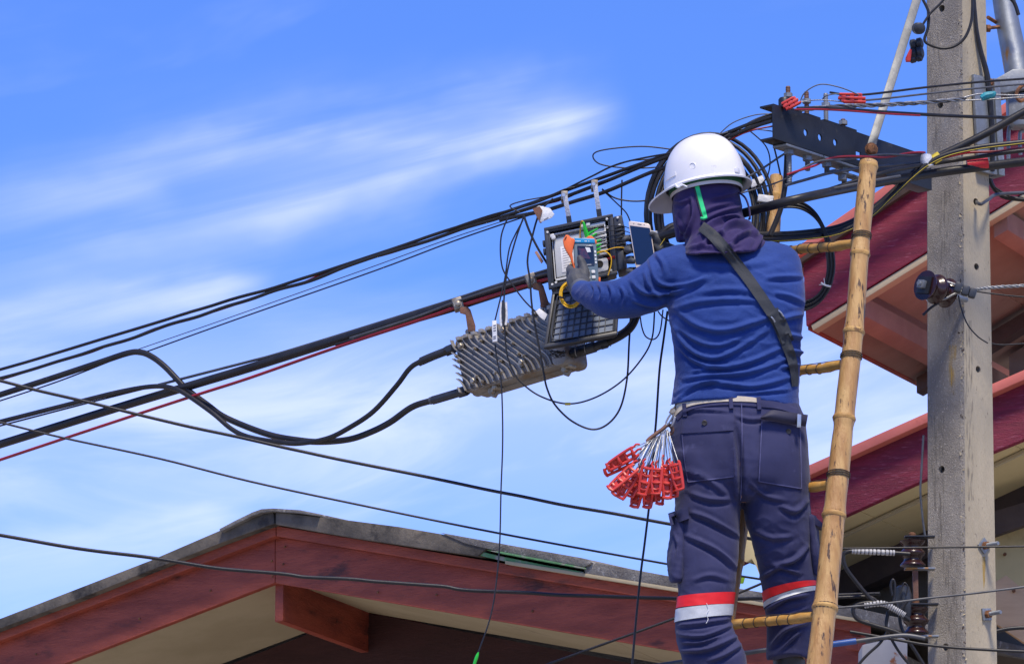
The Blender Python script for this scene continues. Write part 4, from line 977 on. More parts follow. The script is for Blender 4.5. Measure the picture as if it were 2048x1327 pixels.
# ------------------------------------------------------------------ thin wires hanging at the splice box
YW = 12.38
for (px, r, m_, lab) in (
    ([(1049, 429), (1031, 480), (1014, 546), (1008, 598), (1009, 640), (1013, 703), (1026, 741), (1043, 765), (1081, 792), (1135, 807), (1189, 795), (1243, 762), (1284, 716), (1304, 676), (1309, 624)], 1.7, 'cable_black', 'thin wire dropping over the amplifier into a wide loop with yellow band'),
    ([(1017, 432), (1002, 475), (1004, 532), (1023, 566), (1048, 600), (1070, 622)], 1.6, 'cable_black', 'thin wire bowing left then down to the amplifier top tag'),
    ([(1047, 429), (1058, 460), (1075, 495), (1097, 531)], 2.4, 'cable_black', 'short dark wire slanting to the left side of the splice box'),
    ([(1106, 397), (1080, 424), (1064, 475), (1055, 520), (1060, 560), (1063, 603), (1069, 646), (1080, 704), (1087, 743), (1094, 776), (1110, 809), (1143, 841), (1184, 858), (1216, 847), (1241, 814), (1254, 757), (1258, 690), (1261, 635)], 2.0, 'cable_black', 'wire crossing the amplifier fins into the deepest hanging loop'),
    ([(1046, 440), (1030, 470), (1018, 500), (1009, 560), (995, 620), (990, 640)], 1.5, 'cable_black', 'thin wire running down to the white plastic tag'),
    ([(990, 688), (994, 720), (1002, 760), (1005, 830), (1005, 900), (1002, 980), (999, 1093), (990, 1185), (978, 1243), (956, 1305)], 1.5, 'cable_black', 'long plumb wire hanging past the roof to a green tip'),
    ([(1335, 622), (1327, 680), (1319, 740), (1313, 830), (1308, 890), (1301, 985), (1290, 1080), (1281, 1150), (1272, 1240), (1264, 1335)], 2.3, 'cable_black', 'straight wire hanging behind the red clamps to the frame bottom'),
    ([(1280, 630), (1284, 655), (1292, 673), (1308, 678), (1320, 662), (1326, 619)], 1.5, 'cable_black', 'small wire loop under the raised elbow'),
    ([(1316, 622), (1325, 633), (1345, 645)], 1.4, 'cable_black', 'short wire tucked behind the shirt side under the arm'),
    ([(1235, 665), (1250, 655), (1262, 640), (1266, 625)], 1.6, 'cable_black', 'short wire rising from the box lid corner to the elbow'),
    ([(1244, 360), (1243, 400), (1243, 470)], 1.6, 'cable_black', 'straight wire dropping from the span to the splice box corner'),
    ([(1204, 378), (1228, 395), (1262, 402), (1300, 400), (1345, 390)], 1.7, 'cable_black', 'slack wire from the right hanger to the coil'),
    ([(1205, 380), (1232, 405), (1252, 425), (1260, 442)], 1.4, 'cable_black', 'fine wire running from the right hanger down to the phone'),
    ([(1345, 331), (1290, 336), (1240, 335), (1200, 328), (1186, 314), (1195, 303), (1235, 296), (1290, 293), (1345, 299)], 1.5, 'cable_black', 'open wire loop standing above the span left of the hard hat'),
    ([(1210, 338), (1260, 322), (1300, 318), (1340, 306)], 1.4, 'cable_black', 'thin wire through the foot of the open loop'),
    ([(1040, 425), (1020, 412), (1045, 402), (1095, 392), (1130, 378), (1150, 374)], 1.4, 'cable_black', 'fine slack wire above the span by the left hanger')):
    o = cable(px, r, m_, lab, YW if 'elbow' not in lab and 'shirt' not in lab else 12.3, 'wire', 'wire', k=8)
mb = MB(); mb.tube(path([(957, 1303), (953, 1314), (947, 1332)], YW), [.0022, .005, .0045], 8, 4); solid('green_tip', mb, 'green_plastic', 'bright green connector tip at the end of the long plumb wire', 'connector')
mb = MB(); mb.tube(path([(1130, 807.3), (1141, 807.2)], YW), .0042, 8, 3); solid('yellow_marker', mb, 'tape_yellow', 'small yellow band on the wide hanging wire loop', 'marker')
def tagbox(name, label, cat, px, Y, th, m_, bev=.002, **k):
    mb = MB(); mb.prism([P(x, y, Y) for x, y in px], Vector((0, th, 0))); return solid(name, mb, m_, label, cat, bev=bev, **k)
t = tagbox('white_splice_tag', 'narrow white splice protector tag hanging before the amplifier', 'tag', [(984, 641), (993, 640), (995, 682), (985, 684)], 12.36, .008, 'tape_white')
for y in (650, 655, 660, 672, 676):
    mb = MB(); mb.prism([P(x, yy, 12.3585) for x, yy in ((986.5, y), (992, y - 1.2), (992, y + .2), (986.5, y + 1.2))], Vector((0, .0012, 0))); obj('print_mark', mb, 'print_dark', t)
mb = MB(); mb.tube(path([(1006, 600), (1007, 622), (1007, 652)], 12.37), [.003, .0062, .003], 8, 4); solid('wire_splice', mb, 'black_plastic', 'black spindle splice on the wire left of the box', 'splice')
mb = MB(); mb.tube(path([(1003, 604), (1001, 640), (1003, 652)], 12.375), .004, 8, 4); mb.tube(path([(1012, 604), (1013, 636), (1011, 650)], 12.375), .004, 8, 4); solid('clear_sleeve', mb, 'tape_white', 'clear plastic sleeve pair around the black splice', 'sleeve')
t = tagbox('brown_white_tag', 'folded white plastic tag with dark edge hanging on the span', 'tag', [(1066, 418), (1078, 411), (1100, 416), (1109, 428), (1104, 435), (1082, 444), (1078, 441)], 12.36, .004, 'tape_white', .001)
mb = MB(); mb.prism([P(x, y, 12.355) for x, y in ((1065, 417), (1079, 412), (1085, 421), (1079, 441), (1084, 445), (1080, 446))], Vector((0, .003, 0))); obj('dark_edge', mb, 'rust_brown', t)
mb = MB(); mb.prism([P(x, y, 12.3585) for x, y in ((1088, 438.5), (1097, 434), (1097, 435), (1088, 439.5))], Vector((0, .001, 0))); obj('print_mark', mb, 'print_dark', t)
tagbox('orange_tag', 'small faded orange tag on the short dark wire', 'tag', [(1069, 504), (1074, 501), (1087, 522), (1083, 527)], 12.36, .003, 'orange_beam', .001)
tagbox('lime_tag', 'small lime green plastic tag between the legs', 'tag', [(1478, 1150), (1491, 1151), (1487, 1166), (1478, 1166)], 12.9, .004, 'lime_plastic', .001)
tagbox('clear_label', 'clear label tied to the amplifier top right', 'tag', [(1071, 622), (1079, 616), (1095, 628), (1089, 640), (1080, 634)], 12.36, .004, 'paper', .001)
# red drop-wire clamps lying on the arm
def wclamp_arm(label, a, b_, Y, w):
    t = thing('drop_wire_clamp', label, 'clamp', P((a[0] + b_[0]) / 2, (a[1] + b_[1]) / 2, Y), 'red drop-wire clamps on the arm')
    p0, p1 = P(*a, Y), P(*b_, Y); ax_ = (p1 - p0).normalized(); up_ = (zu - ax_ * zu.dot(ax_)).normalized(); L_ = (p1 - p0).length
    for d_, hh in ((-.011, .006), (.0, .007), (.011, .006)):
        mb = MB(); mb.box((p0 + p1) / 2 + up_ * d_ + ax_ * (.008 if d_ < 0 else -.004 if d_ > 0 else 0), L_ * (1 if d_ == 0 else .82), .018, hh, (ax_, ax_.cross(up_), up_), .002); obj('rail', mb, 'clamp_red', t)
    for u in (.2, .5, .8):
        mb = MB(); mb.box(p0 + (p1 - p0) * u, .012, .014, .024, (ax_, ax_.cross(up_), up_), .001); obj('cross_bar', mb, 'clamp_red', t)
    return t
wclamp_arm('red plastic wire clamp lying level above the middle of the cross-arm', (1676, 196), (1731, 197), 12.05, .02)
wclamp_arm('red plastic wire clamp tilted at the left tip of the cross-arm', (1566, 215), (1596, 199), 12.03, .02)
# ------------------------------------------------------------------ a face given by its four corners, with real depth
class Face:
    def __init__(s, tl, tr, br_, bl):
        s.c = (tl, tr, br_, bl)
        s.n = (tr - tl).cross(bl - tl).normalized()
        if s.n.y > 0: s.n = -s.n
        s.u = (tr - tl).normalized(); s.v = (bl - tl).normalized()
        s.W = ((tr - tl).length + (br_ - bl).length) / 2; s.H = ((bl - tl).length + (br_ - tr).length) / 2
    def p(s, a, b, d=0.0):
        tl, tr, br_, bl = s.c
        return (tl * (1 - a) + tr * a) * (1 - b) + (bl * (1 - a) + br_ * a) * b + s.n * d
    def box(s, mb, a0, a1, b0, b1, d0, d1):
        vs = [s.p(a, b, d) for a in (a0, a1) for b in (b0, b1) for d in (d0, d1)]
        mb.add(vs, [(0, 1, 3, 2), (4, 6, 7, 5), (0, 4, 5, 1), (2, 3, 7, 6), (0, 2, 6, 4), (1, 5, 7, 3)]); return mb
    def poly(s, mb, pts, d0, d1):
        mb.prism([s.p(a, b, d0) for a, b in pts], s.n * (d1 - d0)); return mb
    def rr(s, a0, a1, b0, b1, r, k=4):
        """rounded rectangle in face units, r in metres"""
        ra, rb = r / s.W, r / s.H; out = []
        for (ca, cb, q) in ((a1 - ra, b0 + rb, -90), (a1 - ra, b1 - rb, 0), (a0 + ra, b1 - rb, 90), (a0 + ra, b0 + rb, 180)):
            for i in range(k + 1):
                t = R(q + 90 * i / k); out.append((ca + ra * math.cos(t), cb + rb * math.sin(t)))
        return out

# ------------------------------------------------------------------ finned trunk amplifier
F = Face(P(906, 680, Yc(906) - .03), P(1114, 609, Yc(1114) - .03), P(1130, 724, Yc(1130) - .03), P(927, 785, Yc(927) - .03))
amp = thing('trunk_amplifier', 'finned cast aluminium cable amplifier hung under the trunk cable', 'amplifier', F.p(.5, 1, -.05))
mb = MB(); F.poly(mb, F.rr(0, 1, 0, 1, .014), -.11, -.006); obj('housing', mb, 'cast_alu', amp, bev=.004, ang=35)
mb = MB(); F.poly(mb, F.rr(-.012, 1.01, -.03, 1.03, .016), -.062, -.05); obj('flange', mb, 'cast_alu', amp, bev=.002, ang=35)
mb = MB(); F.poly(mb, F.rr(.03, .97, .035, .965, .012), -.007, -.002); obj('cover_plate', mb, 'cast_alu', amp, bev=.001, ang=35)
# cooling fins: parallel ribs that start at the top edge, sweep diagonally and leave by the bottom or right edge
asp = F.W / F.H
def fin_path(c):
    """c: where the diagonal would meet the top edge (in heights)"""
    pts = []
    rr_ = .20
    def X(t): return c + .98 * t
    ts = [i / 26 for i in range(27)]
    for t in ts:
        x = X(t)
        if t < rr_: x = X(rr_) - .98 * rr_ * .60 * (1 - ((rr_ - t) / rr_) ** 2 * 0) * ((rr_ - t) / rr_) ** .0 * ((rr_ - t) / rr_) * (1 - .45 * (rr_ - t) / rr_)
        if t > 1 - rr_: x = X(1 - rr_) + .98 * rr_ * .60 * ((t - 1 + rr_) / rr_) * (1 - .45 * (t - 1 + rr_) / rr_)
        pts.append((x, t))
    return pts
for i in range(28):
    c = -1.02 + i * .124
    pts = [(x / asp, t) for x, t in fin_path(c)]
    pts = [(a, b) for a, b in pts if -.035 < a < .985]
    if c > asp - 1.0:       # upper right: ribs bend round to the right edge
        k = len(pts); pts = [(a, b * (1 - .25 * (j / max(1, k - 1)) ** 2)) for j, (a, b) in enumerate(pts)]
    if len(pts) < 3: continue
    mb = MB(); o_ = len(mb.v)
    q = [F.p(a, min(max(b, .0), .985)) for a, b in pts]
    w = .0019
    for j, pq in enumerate(q):
        T = (q[min(j + 1, len(q) - 1)] - q[max(j - 1, 0)]).normalized(); N = T.cross(F.n).normalized()
        mb.v += [pq - N * w * 1.5 + F.n * -.004, pq - N * w * .7 + F.n * .010, pq + N * w * .7 + F.n * .010, pq + N * w * 1.5 + F.n * -.004]
    for j in range(len(q) - 1):
        a = o_ + j * 4
        for e_ in range(3): mb.f.append((a + e_, a + e_ + 1, a + e_ + 5, a + e_ + 4))
    mb.f.append((o_, o_ + 1, o_ + 2, o_ + 3)); e_ = o_ + (len(q) - 1) * 4; mb.f.append((e_ + 3, e_ + 2, e_ + 1, e_))
    obj('fin', mb, 'cast_alu_fin', amp, ang=50)
# lugs along the top edge
for i in range(13):
    a = .05 + i * .073
    mb = MB(); F.box(mb, a, a + .034, -.012, .055, -.004, .014); obj('edge_lug', mb, 'cast_alu_fin', amp, bev=.0015)
for (a, b, r_) in ((.075, .17, .0085), (.49, .14, .0085), (.61, .80, .0085), (.13, .86, .0085), (.20, .30, .0045), (.33, .46, .004), (.42, .66, .004), (.56, .42, .004), (.60, .64, .0045), (.64, .70, .004), (.35, .84, .0042), (.41, .87, .0042), (.17, .80, .004), (.21, .92, .004), (.27, .2, .004), (.71, .3, .004), (.02, .33, .0045), (.03, .42, .0045)):
    mb = MB(); mb.lathe(F.p(a, b, -.002), F.n, [(0, r_), (.017, r_), (.019, r_ * .8)], 8 if r_ < .006 else 6); mb.lathe(F.p(a, b, -.003), F.n, [(0, r_ * 1.35), (.013, r_ * 1.35)], 14)
    obj('bolt', mb, 'bolt_tarnished', amp, smooth=r_ < .006)
# right end cap with ports, bottom lugs and top mounts
mb = MB(); F.poly(mb, F.rr(.90, 1.035, .12, 1.04, .018), -.10, .012); obj('end_cap', mb, 'cast_alu', amp, bev=.005)
mb = MB(); F.poly(mb, F.rr(.925, .985, .42, .62, .006), .012, .022); obj('port_cover', mb, 'bolt_tarnished', amp, bev=.002)
for a in (.16, .88):
    mb = MB(); F.poly(mb, [(a, 1.0), (a + .1, 1.0), (a + .085, 1.1), (a + .05, 1.17), (a + .02, 1.13)], -.05, -.036); obj('lug', mb, 'cast_alu', amp, bev=.002)
    mb = MB(); mb.lathe(F.p(a + .11, 1.03, -.05), F.n, [(0, .009), (.035, .009), (.038, .006)], 10); mb.lathe(F.p(a + .06, 1.06, -.05), F.n, [(0, .009), (.03, .009)], 8); obj('port_plug', mb, 'bolt_tarnished', amp)
for a in (.10, .82):
    mb = MB(); F.box(mb, a - .07, a + .09, -.075, -.035, -.07, -.02); F.box(mb, a - .03, a + .05, -.11, -.07, -.06, -.03); obj('mount_foot', mb, 'cast_alu', amp, bev=.002)
    mb = MB(); mb.lathe(F.p(a + .02, -.10, -.028), F.n, [(0, .008), (.014, .008)], 6); mb.lathe(F.p(a + .055, -.11, -.028), F.n, [(0, .008), (.014, .008)], 6); obj('bolt', mb, 'bolt_tarnished', amp, smooth=False)
# bent hanger straps from the trunk bundle to the amplifier
for (xk, yk, xm, ym, xb, yb) in ((916, 609, 934, 622, 944, 652), (1062, 561, 1078, 572, 1090, 606)):
    Yh = Yc(xk) - .055
    mb = MB(); mb.prism([P(xk + a_, yk + b_, Yh) for a_, b_ in ((3, 6), (18, 3), (25, 10), (35, 42), (35, 52), (20, 54), (15, 20), (4, 17))], Vector((0, .006, .001))); obj('hanger_strap', mb, 'rust_brown', amp, bev=.0015)
    mb = MB(); mb.box(P(xk, yk, Yh + .03), .030, .05, .036, (Vector((1, 0, .33)).normalized(), Vector((0, 1, 0)), Vector((-.33, 0, 1)).normalized()), .004); ck_ = obj('strand_clamp', mb, 'bolt_tarnished', amp)
    mb = MB(); mb.lathe(P(xk, yk, Yh + .006), (0, -1, 0), [(0, .0125), (.006, .0125), (.006, .008), (.016, .008), (.018, .005)], 12); obj('bolt_head', mb, 'bolt_tarnished', ck_)
# curved output cable from the right end going up behind the elbow
def dressR(t):
    sleeve(t, 'boot', [(1140, 708, 12.45), (1160, 702, 12.43), (1190, 693, 12.41)], 11.5, 'black_plastic'); sleeve(t, 'boot_step', [(1188, 694, 12.41), (1215, 684, 12.4)], 9.5, 'black_plastic')
    for (x, y) in ((1153, 700), (1172, 696), (1202, 686), (1220, 680)):
        c = P(x, y, 12.42); mb = MB(); mb.tube([c + Vector((.3 * math.cos(a) * .016, math.cos(a) * .0165, math.sin(a) * .0175)) for a in [i * math.pi / 8 for i in range(17)]], .0013, 5, 1); obj('wire_tie', mb, 'strand_steel', t)
cable([(1138, 709), (1165, 701), (1200, 690), (1230, 678), (1255, 662), (1268, 645), (1274, 625), (1276, 600)], 7.8, 'cable_black', 'black cable with rubber boot bending up from the amplifier right end', lambda x: 12.43 - (x - 1138) * .0004, n=12, parts=dressR)
mb = MB(); mb.box(P(1209, 692, 12.40), .022, .014, .014, (Vector((1, 0, .3)).normalized(), Vector((0, 1, 0)), Vector((-.3, 0, 1)).normalized()), .002); solid('black_clip', mb, 'black_plastic', 'small black clip under the booted output cable', 'clip')
mb = MB(); random.seed(4)
for i in range(7): mb.tube([P(1098 + random.uniform(0, 34), 708 + random.uniform(-9, 7), 12.36 + random.uniform(0, .02)) for _ in range(5)], .0013, 5, 5)
solid('wire_tangle', mb, 'cable_black', 'small tangle of black tie wire on the amplifier right end', 'wire')

# ------------------------------------------------------------------ open fibre splice box
FB = Face(P(1092, 459, 12.335), P(1222, 432, 12.32), P(1231, 545, 12.315), P(1101, 574, 12.33))
box = thing('splice_box', 'open black fibre splice box hanging from the span', 'junction box', FB.p(.5, 1, -.05))
DB = -.075
def bpart(name, mat_, fn, bev=.0015, parent=box, ang=35):
    mb = MB(); fn(mb); return obj(name, mb, mat_, parent, bev=bev, ang=ang)
bpart('back_wall', 'black_plastic', lambda m: FB.poly(m, FB.rr(0, 1, 0, 1, .008), DB, DB + .006))
bpart('top_wall', 'black_plastic', lambda m: FB.box(m, 0, 1, 0, .05, DB + .006, 0))
bpart('bottom_wall', 'black_plastic', lambda m: FB.box(m, 0, 1, .945, 1, DB + .006, 0))
bpart('side_wall', 'black_plastic', lambda m: FB.box(m, 0, .055, .0505, .9445, DB + .006, 0))
bpart('side_wall', 'black_plastic', lambda m: FB.box(m, .945, 1, .0505, .9445, DB + .006, 0))
for (a0, a1, b0, b1) in ((-.03, 1.03, -.03, .022), (-.03, 1.03, .978, 1.03), (-.03, .028, .0225, .9775), (.972, 1.03, .0225, .9775)):
    bpart('rim', 'black_plastic', lambda m: FB.box(m, a0, a1, b0, b1, -.012, .006), .002)
# cable entry block on the right side
bpart('entry_block', 'black_plastic', lambda m: FB.box(m, 1.031, 1.17, .02, .99, -.075, .003), .004)
for i in range(7): bpart('gland', 'black_plastic', lambda m: FB.box(m, 1.05, 1.19, .20 + i * .062, .245 + i * .062, -.03, .010), .002)
bpart('entry_cover', 'black_plastic', lambda m: FB.box(m, 1.055, 1.15, .66, .985, .0035, .014), .003)
# tray
bpart('tray_plate', 'tray_grey', lambda m: FB.box(m, .085, .90, .11, .88, -.035, -.030), .001)
bpart('tray_wall', 'tray_white', lambda m: FB.box(m, .075, .60, .085, .11, -.035, -.006), .002)
bpart('tray_wall', 'tray_white', lambda m: FB.box(m, .602, .905, .06, .11, -.035, -.002), .002)
bpart('tray_wall', 'tray_white', lambda m: FB.box(m, .07, .088, .112, .86, -.035, -.014), .002)
bpart('tray_wall', 'tray_white', lambda m: FB.box(m, .08, .62, .862, .90, -.035, -.010), .002)
bpart('tray_wall', 'tray_white', lambda m: FB.box(m, .882, .905, .112, .44, -.035, -.002), .002)
bpart('tray_cover', 'tray_grey', lambda m: FB.box(m, .10, .50, .17, .84, -.0299, -.012), .003)
bpart('instruction_sheet', 'paper', lambda m: FB.box(m, .19, .44, .33, .78, -.0118, -.0105), .0002)
for i in range(9):
    bpart('print_line', 'print_dark', lambda m: FB.box(m, .22, .30 + .10 * ((i * 37) % 5) / 5, .37 + i * .042, .376 + i * .042, -.0104, -.0101), 0)
bpart('adapter_panel', 'tray_white', lambda m: FB.box(m, .52, .88, .135, .60, -.0299, -.016), .002)
for i in range(7): bpart('adapter_slot', 'tray_white', lambda m: FB.box(m, .70, .90 + .012 * (i % 2), .235 + i * .062, .268 + i * .062, -.0159, .002), .001)
bpart('port_window', 'hole_dark', lambda m: FB.box(m, .60, .72, .145, .20, -.0159, -.015), 0)
bpart('slack_spool', 'tray_white', lambda m: FB.poly(m, FB.rr(.66, .90, .70, .93, .008), -.0299, .0), .003)
mb = MB(); mb.lathe(FB.p(.77, .79, -.002), FB.n, [(0, .011), (.0035, .011), (.0035, .0085)], 16); obj('spool_eye', mb, 'hole_dark', box)
for (a, b) in ((.085, .125), (.10, .16), (.56, .06), (.64, .055)): bpart('clip_tab', 'tray_white', lambda m: FB.box(m, a - .03, a + .035, b - .03, b + .035, -.012, .003), .003)
for (a, b) in ((.935, .045), (.935, .19), (.09, .95), (1.1, .06), (1.12, .2), (.02, .06), (.03, .97), (.93, .95)):
    mb = MB(); mb.lathe(FB.p(a, b, -.001), FB.n, [(0, .0042), (.006, .0042), (.009, .0028)], 12); obj('screw', mb, 'tray_white', box)
for b in (.22, .36): bpart('latch', 'black_plastic', lambda m: FB.box(m, -.07, -.031, b - .05, b + .04, -.03, .0), .003)
# green connectors and black pigtails
for i, (a, b, a2) in enumerate(((.62, .235, .76), (.62, .315, .74), (.69, .40, .80), (.69, .475, .80), (.69, .545, .79), (.68, .62, .76))):
    mb = MB(); q0, q1 = FB.p(a, b + .01, .008), FB.p(a2, b - .035 * (i < 2), .012); mb.tube([q0, (q0 * 2 + q1) / 3, q1, q1 + (q1 - q0) * .25], [.0042, .0042, .0032, .0016], 6, 2); cn = obj('connector', mb, 'green_plastic', box, ang=30)
    e0 = q1 + (q1 - q0) * .2; e1 = FB.p(1.02, b - .02, .022); e2 = FB.p(1.18, b + .01, .012); e3 = FB.p(1.30, b + .06, -.01)
    mb = MB(); mb.tube([e0, e1, e2, e3], .0014, 6, 6); obj('pigtail', mb, 'cable_black' if i < 5 else 'fibre_yellow', cn)
mb = MB(); mb.tube([FB.p(.62, .28, .006), FB.p(.60, .18, .01), FB.p(.585, .06, .014), FB.p(.575, .02, .014)], [.0085, .007, .004, .002], 6, 3); obj('connector', mb, 'green_plastic', box, ang=30)
mb = MB(); mb.tube([FB.p(.575, .02, .014), FB.p(.55, .0, .012), FB.p(.52, .1, .0), FB.p(.50, .28, -.006)], .0013, 6, 6); obj('fibre', mb, 'fibre_yellow', box)
mb = MB(); mb.tube([FB.p(.74, .62, .02), FB.p(.86, .63, .03), FB.p(.95, .74, .03), FB.p(.95, .88, .026), FB.p(.89, 1.05, .02)], .0018, 6, 6); obj('fibre', mb, 'fibre_yellow', box)
mb = MB(); mb.tube([FB.p(.37, .62, -.006), FB.p(.31, .70, -.004), FB.p(.33, .84, -.004), FB.p(.36, .93, .0)], .0012, 6, 6); obj('fibre', mb, 'fibre_yellow', box)
# steel hangers up to the span
for (xt, yt, xb, yb) in ((1130, 392, 1137, 446), (1190, 370, 1197, 432)):
    t = thing('box_hanger', 'white-topped steel strap hanger on the %s of the splice box' % ('left' if xt < 1150 else 'right'), 'hanger', P(xb, yb, 12.36), 'splice box hangers')
    a, b_ = P(xt, yt, 12.33), P(xb, yb - 14, 12.35); d = (b_ - a).normalized(); sd = d.cross(Vector((0, 1, 0))).normalized()
    mb = MB(); mb.box((a + b_) / 2, .014, .003, (b_ - a).length, (sd, sd.cross(d), d), .0008); obj('strap', mb, 'tape_white', t)
    c = P(xb + 3, yb + 6, 12.375); mb = MB(); mb.box((b_ + c) / 2 + Vector((0, .002, 0)), .015, .003, (c - b_).length + .006, (sd, sd.cross((c - b_).normalized()), (c - b_).normalized()), .0008); obj('strap_foot', mb, 'galvanised', t)
    mb = MB(); mb.box(P(xt - 1, yt + 2, 12.36), .020, .05, .026, None, .003); obj('clamp_head', mb, 'bolt_tarnished', t)
    mb = MB(); mb.lathe(P(xt - 3, yt - 1, 12.333), (0, -1, 0), [(0, .006), (.008, .006)], 6); obj('screw', mb, 'screw_metal', t)
# the lid hangs open below
FL_ = Face(P(1104, 583, 12.33), P(1240, 560, 12.315), P(1233, 668, 12.275), P(1087, 694, 12.285))
lid = FL_
mb = MB(); FL_.poly(mb, FL_.rr(0, 1, 0, 1, .012), -.022, -.016); lo = obj('lid', mb, 'black_plastic', box, bev=.002)
mb = MB(); FL_.box(mb, .12, .93, .09, .88, -.0158, -.0135); obj('lid_floor', mb, 'lid_plastic', lo)
for (a0, a1, b0, b1) in ((0, 1, 0, .045), (0, 1, .935, 1), (0, .045, .0455, .9345), (.955, 1, .0455, .9345)):
    mb = MB(); FL_.box(mb, a0, a1, b0, b1, -.016, -.002); obj('lid_rim', mb, 'black_plastic', lo, bev=.002)
for (a0, a1, b0, b1) in ((.075, .95, .07, .085), (.075, .95, .885, .90), (.075, .09, .0855, .8845), (.935, .95, .0855, .8845)):
    mb = MB(); FL_.box(mb, a0, a1, b0, b1, -.016, -.008); obj('inner_lip', mb, 'lid_rib', lo, bev=.001)
for i in range(8):
    a = .195 + i * .09; mb = MB(); FL_.box(mb, a - .006, a + .006, .09, .88, -.0134, -.0105); obj('rib', mb, 'lid_rib', lo, smooth=False)
for i in range(6):
    b = .20 + i * .112; mb = MB(); FL_.box(mb, .10, .93, b - .008, b + .008, -.0134, -.0108); obj('rib', mb, 'lid_rib', lo, smooth=False)
mb = MB(); mb.tube([FL_.p(.10, .10, .003), FL_.p(.085, .5, .005), FL_.p(.09, .8, .005), FL_.p(.16, .91, .003), FL_.p(.4, .915, .002)], .0016, 6, 6); obj('gasket_cord', mb, 'cable_grey', lo)
for a in (.15, .82): bpart('hinge', 'black_plastic', lambda m: FB.box(m, a - .06, a + .06, 1.03, 1.10, -.03, -.006), .003)

# ------------------------------------------------------------------ hand-held optical meter
YMt = 12.235
FM = Face(P(1146, 478, YMt + .012), P(1192, 479, YMt + .012), P(1199, 572, YMt - .005), P(1152, 574, YMt - .005))
met = thing('optical_meter', 'handheld grey fibre meter with orange bumper held at the splice box', 'meter', FM.p(.5, 1, -.01))
mb = MB(); FM.poly(mb, FM.rr(0, 1, 0, 1.25, .006), -.03, 0); obj('body', mb, 'meter_body', met, bev=.004)
mb = MB(); FM.box(mb, .03, .95, -.02, .08, -.02, .003); obj('top_strip', mb, 'meter_blue', met, bev=.002)
for a in (.10, .16, .22, .28, .5, .56, .66): mb = MB(); FM.box(mb, a, a + .04, .035, .055, .003, .0034); obj('print_mark', mb, 'key_white', met, smooth=False)
mb = MB(); FM.poly(mb, FM.rr(.16, .86, .14, .56, .002), .0002, .0016); obj('screen_frame', mb, 'glass_dark', met, bev=.0005)
mb = MB(); FM.poly(mb, [(.20, .19), (.50, .20), (.70, .42), (.30, .40)], .0017, .0021); obj('screen', mb, 'screen_mauve', met, smooth=False)
mb = MB(); FM.poly(mb, [(.50, .17), (.70, .18), (.74, .27), (.58, .28)], .0017, .0022); obj('screen_glare', mb, 'key_white', met, smooth=False)  # white glare painted on the meter glass as a thin plate
mb = MB(); FM.box(mb, .48, .72, .535, .545, .0017, .0024); obj('print_mark', mb, 'key_white', met, smooth=False)
for b in (.24, .32, .40, .47): mb = MB(); FM.box(mb, .885, .96, b, b + .05, .0, .002); obj('side_key', mb, 'key_white', met, bev=.0005)
for r_ in range(3):
    for c_ in range(2):
        mb = MB(); FM.poly(mb, FM.rr(.50 + c_ * .20, .64 + c_ * .22, .66 + r_ * .115, .725 + r_ * .115, .0022), 0, .003); obj('key', mb, 'key_white', met, bev=.0008)
mb = MB(); FM.box(mb, .45, .92, .985, 1.0, 0, .002); obj('trim_line', mb, 'green_plastic', met, smooth=False)
mb = MB(); mb.prism([P(x, y, YMt - .002) for x, y in ((1126, 479), (1132, 468.5), (1138, 470), (1142, 475), (1149, 477), (1150, 481), (1147, 492), (1144.5, 505), (1147, 522), (1152.5, 543), (1148.5, 541), (1140, 512), (1133, 501), (1128, 491))], Vector((0, .022, 0))); obj('bumper', mb, 'meter_orange', met, bev=.003)
mb = MB(); mb.prism([P(x, y, YMt + .01) for x, y in ((1172, 477), (1176, 471.5), (1183, 471), (1189, 476), (1194, 482), (1192.5, 489), (1189.5, 485), (1184, 478.5))], Vector((0, .02, 0))); obj('bumper', mb, 'meter_orange', met, bev=.002)
mb = MB(); mb.box(P(1199, 562, YMt), .006, .02, .02, None, .002); obj('bumper', mb, 'meter_orange', met)
mb = MB(); mb.prism([P(x, y, YMt - .004) for x, y in ((1129, 478), (1132.5, 472), (1133.5, 473), (1129.5, 480))], Vector((0, .004, 0))); obj('strap_slot', mb, 'hole_dark', met)
# yellow fibre patch cord coil in the left hand
fc = thing('patch_cord_coil', 'small coil of yellow fibre patch cord hanging from the left hand', 'fibre coil', P(1139, 615, 12.2))
rnd = random.Random(5)
for i in range(7):
    ox, oy, ks = rnd.uniform(-1.2, 1.2), rnd.uniform(-1.2, 1.2), 1 + rnd.uniform(-.10, .10)
    pts = [P(1141 + ox + 19 * ks * math.cos(a), 589 + oy - 23.5 * ks * math.sin(a), 12.205 + .005 * math.sin(2 * a + i)) for a in [R(q) for q in range(40, 401, 10)]]
    mb = MB(); mb.tube(pts, .0019, 6, 1); obj('turn', mb, 'fibre_yellow', fc, ang=70)
mb = MB(); mb.tube([P(1119, 593, 12.195), P(1124, 595, 12.193), P(1129, 596, 12.196)], .003, 6, 3); obj('tie', mb, 'cable_black', fc)

